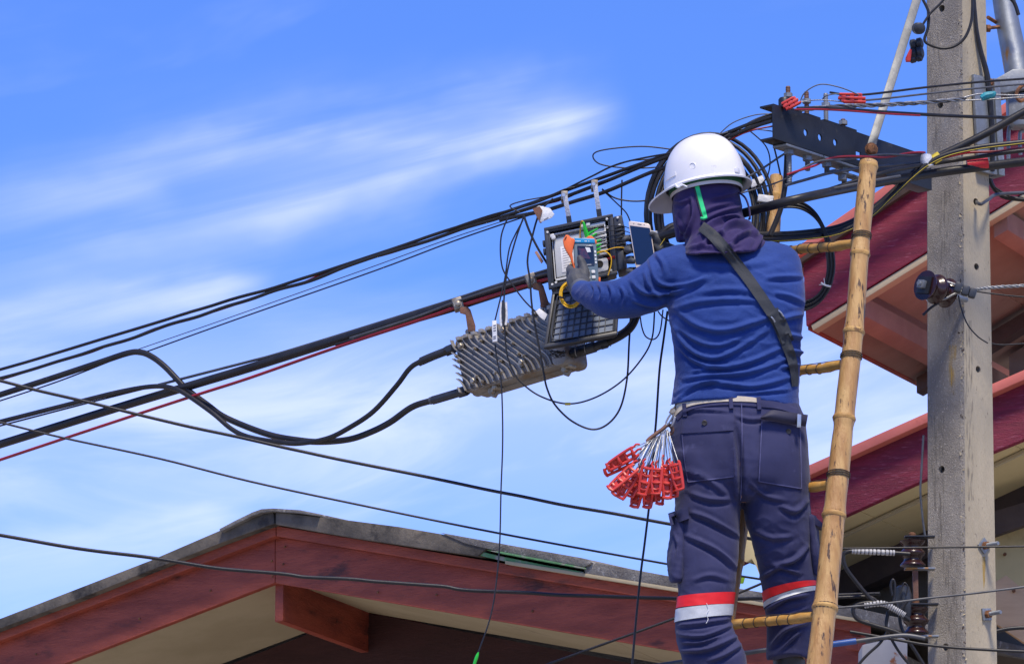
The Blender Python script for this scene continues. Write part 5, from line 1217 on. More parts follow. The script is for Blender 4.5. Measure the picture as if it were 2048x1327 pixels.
# ------------------------------------------------------------------ smartphone
FPh = Face(P(1256, 441, 12.25), P(1300, 447, 12.24), P(1314, 541, 12.22), P(1272, 538, 12.23))
ph = thing('smartphone', 'gold smartphone with dark screen held up by the right hand', 'phone', FPh.p(.5, 1, 0))
mb = MB(); FPh.poly(mb, FPh.rr(0, 1, 0, 1, .009, 6), -.008, 0); obj('case', mb, 'phone_gold', ph, bev=.002)
mb = MB(); FPh.poly(mb, FPh.rr(.05, .96, .10, .90, .001), .0002, .0008); obj('screen', mb, 'phone_glass', ph, smooth=False)
mb = MB(); FPh.box(mb, .42, .60, .042, .052, .0002, .0008); obj('earpiece', mb, 'hole_dark', ph, smooth=False)
for a in (.25, .72): mb = MB(); mb.lathe(FPh.p(a, .046, 0), FPh.n, [(0, .0012), (.0008, .0012)], 10); obj('sensor', mb, 'hole_dark', ph)
mb = MB(); FPh.poly(mb, FPh.rr(.36, .64, .925, .965, .0025), .0002, .0008); obj('home_key', mb, 'phone_gold', ph, smooth=False)
# ------------------------------------------------------------------ the worker on the ladder
per = thing('person', 'worker seen from behind in blue shirt, navy trousers, hood and white hard hat', 'person', P(1440, 1500, 11.97))
def loft(mb, rows, n=36, shrink=1.0):
    """rows: (y, x_left, x_right, centre distance, half depth, bow, tilt)"""
    o = len(mb.v)
    for r_ in rows:
        y, xl, xr, Yc_, hd = r_[:5]; bow = r_[5] if len(r_) > 5 else 0; tl_ = r_[6] if len(r_) > 6 else 0
        xc, w = (xl + xr) / 2, (xr - xl) / 2 * shrink
        for j in range(n):
            a = 2 * math.pi * j / n; ca, sa = math.cos(a), math.sin(a)
            e = .88; sx, sy = math.copysign(abs(ca) ** e, ca), math.copysign(abs(sa) ** e, sa)
            mb.v.append(P(xc + w * sx, y + bow * ca * ca + tl_ * ca, Yc_ - hd * shrink * sy))
    m = len(rows)
    for i in range(m - 1):
        for j in range(n):
            a, b = o + i * n + j, o + i * n + (j + 1) % n; mb.f.append((a, b, b + n, a + n))
    mb.f.append(tuple(o + j for j in range(n))); mb.f.append(tuple(o + (m - 1) * n + j for j in range(n - 1, -1, -1)))
def ball(mb, c, rx, ry, rz, n=16):
    pr = []
    vs = []; fs = []
    for i in range(n + 1):
        t = math.pi * i / n
        for j in range(n):
            a = 2 * math.pi * j / n; vs.append(Vector(c) + Vector((rx * math.sin(t) * math.cos(a), ry * math.sin(t) * math.sin(a), rz * math.cos(t))))
    for i in range(n):
        for j in range(n):
            a, b = i * n + j, i * n + (j + 1) % n; fs.append((a, b, b + n, a + n))
    mb.add(vs, fs)
def remesh(mb, vox, smooth=5, fac=.5):
    me = mesh_of(mb, 'tmp'); o = bpy.data.objects.new('tmp', me); COL.objects.link(o)
    rm = o.modifiers.new('r', 'REMESH'); rm.mode = 'VOXEL'; rm.voxel_size = vox; rm.use_smooth_shade = True
    sm = o.modifiers.new('s', 'SMOOTH'); sm.factor = fac; sm.iterations = smooth
    bpy.context.view_layer.update(); dg = bpy.context.evaluated_depsgraph_get()
    out = bpy.data.meshes.new_from_object(o.evaluated_get(dg)); bpy.data.objects.remove(o); return out
def sculpt(me, folds, namp=.003, nscale=9.0, seed=0, stretch=(1, 1, 1)):
    n = len(me.vertices); co = np.empty(n * 3); me.vertices.foreach_get('co', co); co = co.reshape(-1, 3)
    no = np.empty(n * 3); me.vertices.foreach_get('normal', no); no = no.reshape(-1, 3)
    d = co[:, 1] * CP + (co[:, 2] - CAMZ) * SP; h = -co[:, 1] * SP + (co[:, 2] - CAMZ) * CP
    X = 1024 + FPX * co[:, 0] / d; Yp = 663.5 - FPX * h / d
    face = np.clip(-no[:, 1] * 1.6 + .35, 0, 1)
    disp = np.zeros(n)
    for (pl, w, hgt) in folds:
        w = w * .66; hgt = hgt * 1.12
        pts = [np.array(q, float) for q in pl]
        # smooth the traced line
        fine = catmull([Vector((q[0], q[1], 0)) for q in pts], 5)
        best = np.full(n, 1e9); sgn = np.zeros(n); par = np.zeros(n); L = len(fine) - 1
        for i in range(L):
            a = np.array((fine[i].x, fine[i].y)); b = np.array((fine[i + 1].x, fine[i + 1].y)); ab = b - a; l2 = ab @ ab + 1e-9
            t = np.clip(((X - a[0]) * ab[0] + (Yp - a[1]) * ab[1]) / l2, 0, 1)
            dx, dy = X - a[0] - t * ab[0], Yp - a[1] - t * ab[1]; dd = np.hypot(dx, dy)
            m_ = dd < best; best = np.where(m_, dd, best); sgn = np.where(m_, np.sign(ab[0] * dy - ab[1] * dx), sgn); par = np.where(m_, (i + t) / L, par)
        tp = np.sin(np.pi * np.clip(par, .02, .98)) ** .6; s_ = best * sgn
        disp += 1.45 * hgt * tp * (np.exp(-(s_ / w) ** 2) - .75 * np.exp(-((s_ - 1.7 * w) / (w * 1.0)) ** 2) - .25 * np.exp(-((s_ + 1.8 * w) / (w * 1.2)) ** 2)) * face
    nz = np.array([noise.noise(Vector((c[0] * stretch[0], c[1] * stretch[1], c[2] * stretch[2])) * nscale + Vector((seed, 0, 0))) + .5 * noise.noise(Vector((c[0] * stretch[0], c[1] * stretch[1], c[2] * stretch[2])) * nscale * 2.3 + Vector((0, seed, 0))) for c in co])
    disp += namp * nz
    fine = np.array([(1 - abs(noise.noise(Vector((c[0] * 22 + c[2] * 9, c[1] * 16, c[2] * 34 + seed))))) ** 3 - .45 for c in co])
    disp += .0034 * fine * np.array([max(0, .35 + noise.noise(Vector(c) * 5 + Vector((seed, 3, 0)))) for c in co])
    co = co + no * disp[:, None]
    me.vertices.foreach_set('co', co.ravel()); me.update()
def bvh_of(mes):
    vs = []; fs = []
    for me in mes:
        o = len(vs); vs += [v.co.copy() for v in me.vertices]; fs += [tuple(i + o for i in p_.vertices) for p_ in me.polygons]
    return BVHTree.FromPolygons(vs, fs)
EYE = Vector((0, 0, CAMZ))
def cast(bv, x, y, last=None):
    d = (P(x, y, 12) - EYE).normalized(); h = bv.ray_cast(EYE, d)
    if h[0] is None: return (EYE + d * last, last) if last else (None, None)
    return h[0], h[3]
def drape(name, bv, rows, off, mat_, parent, under=.003, ang=50, blur=0):
    """a cloth piece lying on the surface: rows of pixels -> a thin solid"""
    last = None
    for r_ in rows:
        for x, y in r_:
            p_, l_ = cast(bv, x, y)
            if l_: last = l_; break
        if last: break
    top = []; bot = []; D = []
    for r_ in rows:
        dr = []
        for x, y in r_:
            p_, l_ = cast(bv, x, y, last)
            if abs(l_ - last) < .12: last = l_
            else: l_ = last
            dr.append(l_)
        D.append(dr)
    D = np.array(D)
    for _ in range(blur):
        mn = np.minimum(np.minimum(np.vstack([D[:1], D[:-1]]), D), np.vstack([D[1:], D[-1:]]))
        D = np.minimum(D, (np.vstack([D[:1], D[:-1]]) + D + np.vstack([D[1:], D[-1:]])) / 3)
    for r_, dr in zip(rows, D):
        a = []; b = []
        for (x, y), l_ in zip(r_, dr):
            d = (P(x, y, 12) - EYE).normalized(); a.append(EYE + d * (l_ - off)); b.append(EYE + d * (l_ + under))
        top.append(a); bot.append(b)
    mb = MB(); mb.grid(top); n0 = len(mb.v); mb.grid(bot); m = len(rows[0]); k = len(rows)
    ring_ = [j for j in range(m)] + [i * m + m - 1 for i in range(1, k)] + [(k - 1) * m + j for j in range(m - 2, -1, -1)] + [i * m for i in range(k - 2, 0, -1)]
    for i in range(len(ring_)):
        a, b = ring_[i], ring_[(i + 1) % len(ring_)]; mb.f.append((a, b, b + n0, a + n0))
    return obj(name, mb, mat_, parent, ang=ang)
def strip(px, widths, k=6, across=5):
    ln = catmull([Vector((x, y, 0)) for x, y in px], k); m = len(ln); rows = []
    ws = widths if isinstance(widths, (list, tuple)) else [widths] * 2
    for i, p_ in enumerate(ln):
        t = (ln[min(i + 1, m - 1)] - ln[max(i - 1, 0)]).normalized(); nn_ = Vector((-t.y, t.x, 0)); u = i / (m - 1) * (len(ws) - 1); a = min(int(u), len(ws) - 2); w = ws[a] + (ws[a + 1] - ws[a]) * (u - a)
        rows.append([((p_ + nn_ * w * (j / (across - 1) - .5)).x, (p_ + nn_ * w * (j / (across - 1) - .5)).y) for j in range(across)])
    return rows
def quadpatch(tl, tr, br_, bl, nx=14, ny=14):
    rows = []
    for i in range(ny + 1):
        v = i / ny; rows.append([((tl[0] * (1 - u) + tr[0] * u) * (1 - v) + (bl[0] * (1 - u) + br_[0] * u) * v, (tl[1] * (1 - u) + tr[1] * u) * (1 - v) + (bl[1] * (1 - u) + br_[1] * u) * v) for u in [j / nx for j in range(nx + 1)]])
    return rows

TORSO = [(482, 1395, 1545, 12.02, .07), (492, 1358, 1578, 12.02, .088), (506, 1335, 1594, 12.01, .10), (530, 1330, 1604, 12.0, .112), (565, 1331, 1609, 11.995, .118), (605, 1335, 1610, 11.99, .12), (640, 1338, 1606, 11.99, .12),
         (680, 1344, 1602, 11.995, .118), (715, 1348, 1603, 12.0, .117), (745, 1350, 1599, 12.0, .117), (775, 1347, 1598, 12.0, .118), (787, 1343, 1598, 12.0, .12, 10, 2), (796, 1339, 1600, 12.0, .122, 18, 3)]
LEGL = [(900, 1343, 1490, 11.99, .115), (950, 1349, 1488, 11.985, .112), (1000, 1350, 1484, 11.98, .105), (1040, 1349, 1480, 11.97, .098), (1080, 1350, 1478, 11.96, .092), (1120, 1351, 1475, 11.95, .088), (1160, 1353, 1473, 11.94, .085), (1185, 1356, 1469, 11.935, .081),
        (1210, 1355, 1465, 11.93, .078), (1240, 1352, 1462, 11.925, .077), (1262, 1351, 1470, 11.92, .08), (1285, 1354, 1482, 11.92, .083), (1310, 1361, 1491, 11.92, .083), (1350, 1372, 1497, 11.925, .08), (1400, 1384, 1496, 11.93, .074), (1450, 1394, 1486, 11.935, .068), (1478, 1396, 1484, 11.935, .07)]
LEGR = [(900, 1478, 1618, 12.0, .112), (950, 1480, 1621, 12.0, .11), (1000, 1484, 1621, 12.005, .105), (1040, 1490, 1623, 12.01, .098), (1080, 1502, 1627, 12.02, .092), (1120, 1513, 1631, 12.03, .088), (1160, 1520, 1636, 12.045, .085), (1190, 1527, 1638, 12.055, .082),
        (1220, 1530, 1634, 12.065, .076), (1250, 1532, 1628, 12.075, .072), (1280, 1533, 1624, 12.085, .07), (1300, 1533, 1622, 12.09, .07), (1306, 1534, 1621, 12.09, .07, 14)]
HIPS = [(788, 1356, 1590, 12.0, .112), (805, 1350, 1598, 12.0, .117), (830, 1345, 1610, 12.0, .123), (870, 1341, 1615, 11.995, .128), (915, 1343, 1619, 11.99, .125), (955, 1349, 1621, 11.99, .116), (990, 1352, 1621, 11.995, .095), (1004, 1370, 1605, 12.0, .075)]
armL = [(1385, 545, 12.01), (1345, 550, 12.0), (1305, 572, 11.99), (1262, 592, 12.0), (1222, 599, 12.03), (1192, 592, 12.08), (1171, 585, 12.125), (1160, 581, 12.15)]
armLr = [.085, .082, .070, .062, .0565, .044, .034, .0315]
armR = [(1540, 548, 12.03), (1545, 570, 12.10), (1525, 590, 12.17), (1490, 600, 12.22), (1430, 570, 12.25), (1370, 530, 12.26), (1338, 508, 12.265)]
armRr = [.085, .072, .062, .056, .047, .038, .034]
# --- the body under the clothes: one continuous figure
mb = MB()
loft(mb, TORSO, 24, .86); loft(mb, HIPS, 24, .88); loft(mb, LEGL, 20, .78); loft(mb, LEGR, 20, .78)
mb.tube([P(*q) for q in armL], [r * .78 for r in armLr], 14, 4); mb.tube([P(*q) for q in armR], [r * .78 for r in armRr], 14, 4)
ball(mb, P(1412, 388, 12.03), .082, .092, .112); mb.tube([P(1425, 420, 12.03), P(1445, 500, 12.02)], .058, 14, 2)
fwd0 = Vector((-.88, .475, 0)).normalized()
ball(mb, P(1412, 398, 12.03) + fwd0 * .088, .016, .016, .022, 8)
mb.tube([P(1440, 1470, 11.94), P(1440, 1490, 11.95)], .05, 12, 2)
bme = remesh(mb, .011, 3); link_mesh('body', bme, 'skin', per, ang=180)

# --- shirt
mb = MB(); loft(mb, TORSO, 40)
mb.tube([P(*q) for q in armL], armLr, 22, 5); mb.tube([P(*q) for q in armR], armRr, 18, 5)
sme = remesh(mb, .0041, 7)
shirt_folds = [
    ([(1341, 639), (1362, 678), (1392, 706), (1429, 716), (1471, 700), (1535, 660)], 7, .0075), ([(1359, 692), (1392, 722), (1441, 734), (1501, 722), (1565, 694)], 7, .0075),
    ([(1368, 757), (1426, 750), (1501, 743), (1580, 715)], 7, .007), ([(1352, 786), (1400, 764), (1452, 766), (1510, 772), (1586, 752)], 7, .007), ([(1350, 800), (1390, 773), (1440, 759), (1480, 760)], 5, .005),
    ([(1350, 618), (1395, 650), (1447, 660), (1516, 642), (1545, 628)], 8, .006), ([(1352, 655), (1400, 684), (1440, 690), (1480, 676)], 6, .005), ([(1565, 668), (1590, 672), (1604, 676)], 7, .009), ([(1572, 700), (1592, 703), (1607, 707)], 7, .010), ([(1560, 735), (1580, 730), (1600, 728)], 6, .007),
    ([(1560, 640), (1585, 632), (1606, 628)], 7, .007), ([(1299, 519), (1312, 560), (1340, 572), (1387, 565), (1410, 553)], 6, .007), ([(1262, 560), (1290, 585), (1350, 583), (1418, 555)], 7, .0075), ([(1345, 618), (1400, 603), (1470, 598), (1530, 603)], 8, .005),
    ([(1400, 585), (1450, 578), (1500, 582)], 9, .004), ([(1531, 556), (1570, 553), (1606, 552)], 7, .005), ([(1548, 585), (1580, 592), (1607, 604)], 7, .006), ([(1290, 545), (1300, 575), (1330, 600)], 6, .006), ([(1240, 572), (1250, 590), (1245, 612)], 5, .005), ([(1215, 566), (1225, 585), (1222, 606)], 5, .0045),
    ([(1196, 567), (1204, 582), (1200, 600)], 4, .0035), ([(1182, 566), (1190, 580), (1186, 596)], 4, .003), ([(1265, 600), (1300, 610), (1335, 606)], 6, .005), ([(1310, 505), (1325, 525), (1330, 550)], 6, .005), ([(1360, 515), (1420, 530), (1500, 528), (1560, 515)], 10, .003), ([(1380, 745), (1420, 735), (1470, 738)], 5, .004), ([(1470, 785), (1520, 783), (1580, 778)], 5, .004)]
sculpt(sme, shirt_folds, .0028, 8.0, 1, (1, 1, 1.6))
shirt = link_mesh('shirt', sme.copy(), 'shirt_blue', per, ang=180)
# --- trousers
mb = MB(); loft(mb, HIPS, 40); loft(mb, LEGL, 32); loft(mb, LEGR, 32)
tme = remesh(mb, .0041, 7)
tr_folds = [
    ([(1380, 985), (1420, 998), (1462, 998)], 7, .007), ([(1382, 1024), (1420, 1038), (1476, 1070)], 7, .008), ([(1372, 1070), (1430, 1098), (1470, 1132)], 7, .008), ([(1357, 1250), (1402, 1246), (1460, 1236)], 5, .006),
    ([(1356, 1268), (1408, 1271), (1465, 1248)], 5, .007), ([(1360, 1300), (1416, 1297), (1476, 1270)], 6, .008), ([(1419, 1320), (1450, 1308), (1482, 1288)], 6, .007), ([(1364, 1284), (1400, 1284), (1440, 1270)], 4, .005), ([(1385, 1160), (1420, 1150), (1460, 1160)], 7, .004),
    ([(1524, 1154), (1558, 1135), (1600, 1146)], 6, .008), ([(1538, 1132), (1587, 1120), (1615, 1092)], 7, .008), ([(1533, 1220), (1572, 1196), (1615, 1188)], 6, .008), ([(1544, 1290), (1572, 1258), (1618, 1244)], 6, .007), ([(1560, 1300), (1585, 1275), (1600, 1262)], 5, .005), ([(1560, 1010), (1590, 1022), (1615, 1000)], 7, .006), ([(1510, 1060), (1545, 1075), (1590, 1070)], 8, .004),
    ([(1365, 940), (1410, 955), (1455, 990)], 8, .005), ([(1470, 850), (1478, 900), (1482, 960), (1483, 1005)], 9, -.010), ([(1500, 965), (1530, 990), (1570, 1000)], 7, .005), ([(1470, 830), (1500, 838), (1540, 835)], 6, .004), ([(1360, 825), (1400, 818), (1460, 822)], 5, .003), ([(1535, 1240), (1570, 1228), (1618, 1215)], 5, .005)]
sculpt(tme, tr_folds, .0030, 8.0, 9, (1, 1, 1.3))
trou = link_mesh('trousers', tme.copy(), 'trouser_navy', per, ang=180)
bvT = bvh_of([tme]); bvS = bvh_of([sme])
# pockets, flaps, seams
def pocket(name, rows, off, mt='trouser_navy', parent=trou): return drape(name, bvT, rows, off, mt, parent)
pocket('back_pocket', quadpatch((1364, 868), (1466, 862), (1468, 952), (1376, 963)), .0035)
fl = pocket('pocket_flap', quadpatch((1364, 838), (1468, 827), (1467, 860), (1361, 866)), .008)
pocket('back_pocket', quadpatch((1524, 838), (1600, 852), (1603, 976), (1518, 962)), .0035)
pocket('waistband', strip([(1352, 836), (1375, 815), (1410, 806), (1460, 802), (1520, 806), (1560, 811), (1594, 822)], [10, 12, 14, 14, 12]), .004)
for px in ([(1483, 806), (1484, 850), (1484, 905), (1483, 960), (1481, 1000)], [(1364, 868), (1369, 920), (1376, 963)], [(1376, 963), (1420, 958), (1468, 952)], [(1518, 962), (1560, 969), (1603, 976)], [(1524, 838), (1521, 900), (1518, 962)], [(1600, 852), (1602, 915), (1603, 976)], [(1364, 866), (1410, 864), (1467, 859)]):
    pocket('seam', strip(px, 2.2, 8, 3), .0052, 'trouser_navy_seam')
for (x, y, o_) in ((1409, 845, .010), (1577, 862, .006), (1348, 1057, .012)):
    c, l_ = cast(bvT, max(x, 1353), y); d = (EYE - c).normalized(); c = c + d * o_
    mb = MB(); mb.lathe(c, d, [(0, .0078), (.002, .0078), (.0032, .0065), (.0024, .004)], 16); obj('button', mb, 'boot', trou)
for x, y0, y1 in ((1368, 806, 832), (1461, 790, 816), (1517, 793, 818)): pocket('belt_loop', strip([(x, y0), (x + 1, (y0 + y1) / 2), (x + 2, y1)], 8, 5, 4), .009)
# open right flap folded up over a wallet clip
mb = MB(); rows = []
for i in range(7):
    v = i / 6; rows.append([P(1521 + 95 * u - 4 * v * u, (834 - 19 * min(1, u * 4) ** .8 + 14 * u) * (1 - v) + (836 + 16 * u) * v, 11.862 + .06 * u * u - .010 * math.sin(v * 3)) for u in [j / 14 for j in range(15)]])
mb.grid(rows); mb2 = MB(); mb2.v = [v + Vector((0, .005, 0)) for v in mb.v]; mb2.f = [tuple(reversed(f)) for f in mb.f]
mb.add(mb2.v, mb2.f); obj('open_flap', mb, 'flap_dark', trou, ang=60)
mb = MB(); c = P(1598, 841, 11.885); mb.box(c, .012, .004, .038, (Vector((1, .35, 0)).normalized(), Vector((-.35, 1, 0)).normalized(), Vector((.05, 0, 1)).normalized()), .0015); obj('metal_clip', mb, 'screw_metal', trou)
# bellows cargo pockets on the outer thighs
def cargo(rows):
    mb = MB(); loft(mb, rows, 20); me = remesh(mb, .005, 4); sculpt(me, [([(1345, 1060), (1355, 1090), (1350, 1130)], 4, .004)], .004, 14, 3); return link_mesh('cargo_pocket', me, 'trouser_navy', trou, ang=180)
cargo([(1034, 1338, 1376, 11.955, .05), (1045, 1341, 1379, 11.95, .058), (1090, 1338, 1378, 11.945, .064), (1130, 1334, 1374, 11.94, .066), (1155, 1336, 1372, 11.935, .064), (1165, 1340, 1366, 11.93, .05)])
drape('cargo_flap', bvh_of([tme]), quadpatch((1336, 1026), (1376, 1012), (1378, 1036), (1341, 1050), 8, 6), .022, 'trouser_navy', trou)
cargo([(1030, 1608, 1632, 12.01, .05), (1060, 1612, 1638, 12.02, .06), (1110, 1618, 1642, 12.03, .062), (1150, 1622, 1645, 12.04, .05)])
mb = MB(); mb.prism([P(x, y, 11.97) for x, y in ((1616, 1022), (1628, 1030), (1646, 1046), (1644, 1054), (1632, 1050), (1618, 1044))], Vector((.01, .07, 0))); obj('cargo_flap', mb, 'trouser_navy', trou, bev=.004)
# reflective bands go all the way round each leg
def band(rows, y0, y1, Lt0, Lt1, off, m_, sag=0):
    """rings cast outwards from the leg axis; y0/y1 at left and right ends of the band's top and bottom edge"""
    def axis(y):
        for i in range(len(rows) - 1):
            a, b = rows[i], rows[i + 1]
            if a[0] <= y <= b[0]:
                t = (y - a[0]) / (b[0] - a[0]); f = lambda k: a[k] + (b[k] - a[k]) * t; return (f(1) + f(2)) / 2, f(3), f(4), (f(2) - f(1)) / 2
    n = 72; k = 6; rings = []
    for i in range(k + 1):
        v = i / k; rg = []
        for j in range(n):
            a = 2 * math.pi * j / n; ca, sa = math.cos(a), math.sin(a); u = (ca + 1) / 2
            y = (y0 + (Lt0 - y0) * u) * (1 - v) + (y1 + (Lt1 - y1) * u) * v + sag * (sa if sa > 0 else 0)
            xc, Yc_, hd, w = axis(y); o_ = P(xc, y, Yc_); e_ = P(xc + w * ca, y, Yc_ - hd * sa); d = (e_ - o_).normalized(); h = bvT.ray_cast(o_, d)
            p_ = h[0] if h[0] is not None and (h[0] - o_).length < .14 else e_
            rg.append(p_ + d * off)
        rings.append(rg)
    mb = MB(); o_ = 0
    for rg in rings: mb.v += rg
    for i in range(k):
        for j in range(n): a, b = i * n + j, i * n + (j + 1) % n; mb.f.append((a, b, b + n, a + n))
    return obj('reflective_band', mb, m_, trou, ang=180)
band(LEGL, 1193, 1216, 1184, 1208, .0030, 'band_red', -4); band(LEGL, 1218, 1244, 1208, 1230, .0030, 'band_silver', -4)
band(LEGR, 1186, 1206, 1163, 1172, .0030, 'band_red', -10); band(LEGR, 1207, 1218, 1173, 1182, .0030, 'band_silver', -10)
mb = MB(); q = [cast(bvT, x, y)[0] - Vector((0, .006, 0)) for x, y in ((1413, 1206), (1417, 1218), (1413, 1228), (1416, 1238), (1412, 1246))]; mb.tube(q, .0008, 5, 4); obj('loose_thread', mb, 'tape_white', trou)
# belt
drape('belt', bvT, strip([(1343, 829), (1349, 822), (1362, 811), (1385, 803), (1420, 798), (1460, 796.5), (1500, 798), (1520, 801)], [15, 15, 13, 11, 8]), .0065, 'belt_beige', per)
# --- boots (just below the frame)
for nm_, (rows, toe) in {'l': ([(1460, 1408, 1474, 11.935, .052), (1490, 1408, 1474, 11.94, .055), (1515, 1404, 1478, 11.95, .062)], (1440, 1518, 11.98)), 'r': ([(1290, 1545, 1612, 12.10, .052), (1340, 1546, 1610, 12.11, .052), (1400, 1546, 1610, 12.12, .055), (1440, 1545, 1611, 12.125, .062)], (1578, 1440, 12.16))}.items():
    mb = MB(); loft(mb, rows, 20); c = P(*toe); ball(mb, c + Vector((0, .05, .012)), .046, .125, .046); mb.box(c + Vector((0, .045, -.03)), .085, .25, .022)
    me = remesh(mb, .007, 4); link_mesh('boot', me, 'boot', per, ang=180)

# --- hood: close-fitting mask and neck cape
mb = MB()
loft(mb, [(330, 1362, 1470, 12.03, .085), (352, 1350, 1477, 12.03, .095), (375, 1346, 1479, 12.03, .098), (400, 1345, 1481, 12.03, .098), (425, 1345, 1486, 12.025, .096), (448, 1349, 1494, 12.02, .092), (462, 1358, 1502, 12.015, .092), (480, 1372, 1516, 12.01, .10)], 40)
loft(mb, [(440, 1400, 1490, 12.01, .085), (455, 1388, 1506, 12.0, .098), (468, 1380, 1522, 11.995, .108), (484, 1371, 1533, 11.99, .116), (498, 1366, 1529, 11.985, .124, 0, -2), (506, 1366, 1520, 11.98, .128, 0, -4)], 40)
loft(mb, [(380, 1344, 1400, 12.06, .07), (420, 1342, 1395, 12.06, .07), (455, 1347, 1392, 12.055, .065), (478, 1351, 1378, 12.05, .05), (484, 1353, 1368, 12.05, .04)], 24)
hme = remesh(mb, .0045, 5)
hood_folds = [([(1345, 400), (1365, 405), (1382, 395)], 5, .004), ([(1383, 392), (1387, 425), (1378, 460), (1368, 478)], 5, .008), ([(1410, 440), (1440, 425), (1485, 412)], 6, .006), ([(1400, 470), (1425, 445), (1460, 432), (1490, 438)], 6, .008), ([(1440, 470), (1455, 450), (1490, 445), (1515, 462)], 7, .009), ([(1450, 505), (1470, 478), (1500, 462), (1520, 470)], 6, .008),
              ([(1400, 492), (1430, 470), (1450, 466)], 6, .007), ([(1375, 495), (1410, 490), (1440, 498)], 6, .005), ([(1505, 505), (1518, 485), (1525, 470)], 5, .006), ([(1350, 430), (1360, 450), (1362, 472)], 4, .005), ([(1420, 395), (1450, 390), (1478, 380)], 7, .004), ([(1425, 485), (1445, 495), (1480, 488)], 5, .005), ([(1405, 425), (1430, 412), (1470, 405)], 6, .003)]
sculpt(hme, hood_folds, .0035, 12.0, 21, (1, 1, 1))
hood = link_mesh('hood', hme.copy(), 'hood_purple', per, ang=180)
bvH = bvh_of([hme]); bvHS = bvh_of([hme, sme])
drape('elastic_tab', bvH, strip([(1393, 370), (1397, 385), (1403, 408), (1408, 425), (1410, 436)], 9, 5, 5), .003, 'elastic_green', hood)
drape('elastic_edge', bvH, strip([(1388, 372), (1392, 388), (1398, 410), (1403, 428), (1406, 437)], 3, 5, 3), .0035, 'webbing', hood)
mb = MB(); mb.tube([P(1478, 385, 11.99), P(1490, 395, 11.985), P(1497, 412, 11.985), P(1500, 435, 11.985), P(1497, 436, 11.985)], .006, 8, 5, flat=.5); obj('hood_tie', mb, 'hood_purple', hood)
mb = MB(); mb.tube([P(1402, 436, 11.925), P(1408, 437, 11.92), P(1413, 435, 11.925)], .004, 8, 3); obj('cord_knot', mb, 'elastic_green', hood)
# --- strap across the back
st = drape('shoulder_strap', bvHS, strip([(1402, 452), (1425, 470), (1452, 500), (1490, 548), (1520, 590), (1545, 628), (1558, 652), (1574, 690), (1584, 718), (1589, 745), (1590, 772)], [21, 23, 22, 22, 22, 21, 18, 12], 8, 7), .006, 'webbing', per, blur=14)
drape('strap_keeper', bvHS, strip([(1545, 622), (1556, 636), (1566, 656), (1576, 684)], 25, 5, 6), .010, 'webbing', st)
for (x, y) in ((1545, 639), (1562, 628)):
    c = cast(bvHS, x, y)[0] - Vector((0, .014, 0)); mb = MB(); mb.tube([c + Vector((-.008, 0, .008)), c + Vector((0, -.002, 0)), c + Vector((.006, 0, -.010))], .0022, 6, 3); obj('buckle_bar', mb, 'screw_metal', st)
# --- hard hat
hc_ = P(1411, 372, 12.02)
pt_ = R(7.5); HF = (fwd0 * math.cos(pt_) - zu * math.sin(pt_)).normalized(); HS_ = HF.cross(zu).normalized(); HU = HS_.cross(HF).normalized()
if HU.z < 0: HU = -HU; 
def hp(f, s, u): return hc_ + HF * f + HS_ * s + HU * u
hat = thing('hard_hat', '', '', (0, 0, 0)); del hat['label']; del hat['category']
hat.parent = per; hat.name = 'hard_hat'
hat.location = hc_ - per.location
NT, NP_ = 22, 64
def dome(thick):
    rows = []
    for i in range(NT + 1):
        t = i / NT * math.pi / 2; rw = []
        for j in range(NP_):
            a = 2 * math.pi * j / NP_; a_, b_, c_ = .122 - thick, .103 - thick, .150 - thick
            e = .86
            cf = math.cos(t) ** e; f, s, u = a_ * cf * math.cos(a), b_ * cf * math.sin(a), c_ * math.sin(t) ** .95 if t > 0 else 0
            if thick == 0:
                k = math.exp(-(s / .018) ** 2) * max(0, min(1, (u - .05) / .06)) * .0045 + math.exp(-((abs(s) - .045) / .010) ** 2) * max(0, min(1, (u - .07) / .04)) * .002
                u += k; f += k * .3 * math.cos(a)
            rw.append((f, s, u))
        rows.append(rw)
    return rows
out_, in_ = dome(0), dome(.004)
brim = []
for (g_, dz) in ((.004, -.002), (.010, -.006), (.016, -.010)):
    rw = []
    for j in range(NP_):
        a = 2 * math.pi * j / NP_; pk = max(0, math.cos(a)) ** 2.2; e_ = g_ + pk * g_ * 2.6
        rw.append(((.122 + e_) * math.cos(a), (.103 + e_ * .8) * math.sin(a), dz - pk * g_ * 1.3))
    brim.append(rw)
under = [[(f * .985, s * .985, u - .004) for f, s, u in brim[2]], [(f * .97, s * .97, u - .002) for f, s, u in brim[0]]]
seq = out_[::-1] + brim + under + in_
mb = MB()
for rw in seq: mb.v += [hp(*q) for q in rw]
for i in range(len(seq) - 1):
    for j in range(NP_): a, b = i * NP_ + j, i * NP_ + (j + 1) % NP_; mb.f.append((a, b, b + NP_, a + NP_))
obj('shell', mb, 'helmet_white', hat, ang=50)
def ringband(name, r_f, r_s, u0, u1, m_, parent, th=.003):
    mb = MB()
    for (du, k) in ((u0, 1), (u1, 1), (u1, 1 - th / r_f), (u0, 1 - th / r_f)):
        mb.v += [hp(r_f * k * math.cos(a), r_s * k * math.sin(a), du) for a in [2 * math.pi * j / 48 for j in range(48)]]
    for i in range(4):
        for j in range(48): a, b = i * 48 + j, i * 48 + (j + 1) % 48; c, d = ((i + 1) % 4) * 48 + (j + 1) % 48, ((i + 1) % 4) * 48 + j; mb.f.append((a, b, c, d))
    return obj(name, mb, m_, parent, ang=40)
ringband('sweat_band', .107, .101, -.016, .004, 'liner_green', hat); ringband('head_strap', .106, .100, -.026, -.0165, 'helmet_liner', hat)
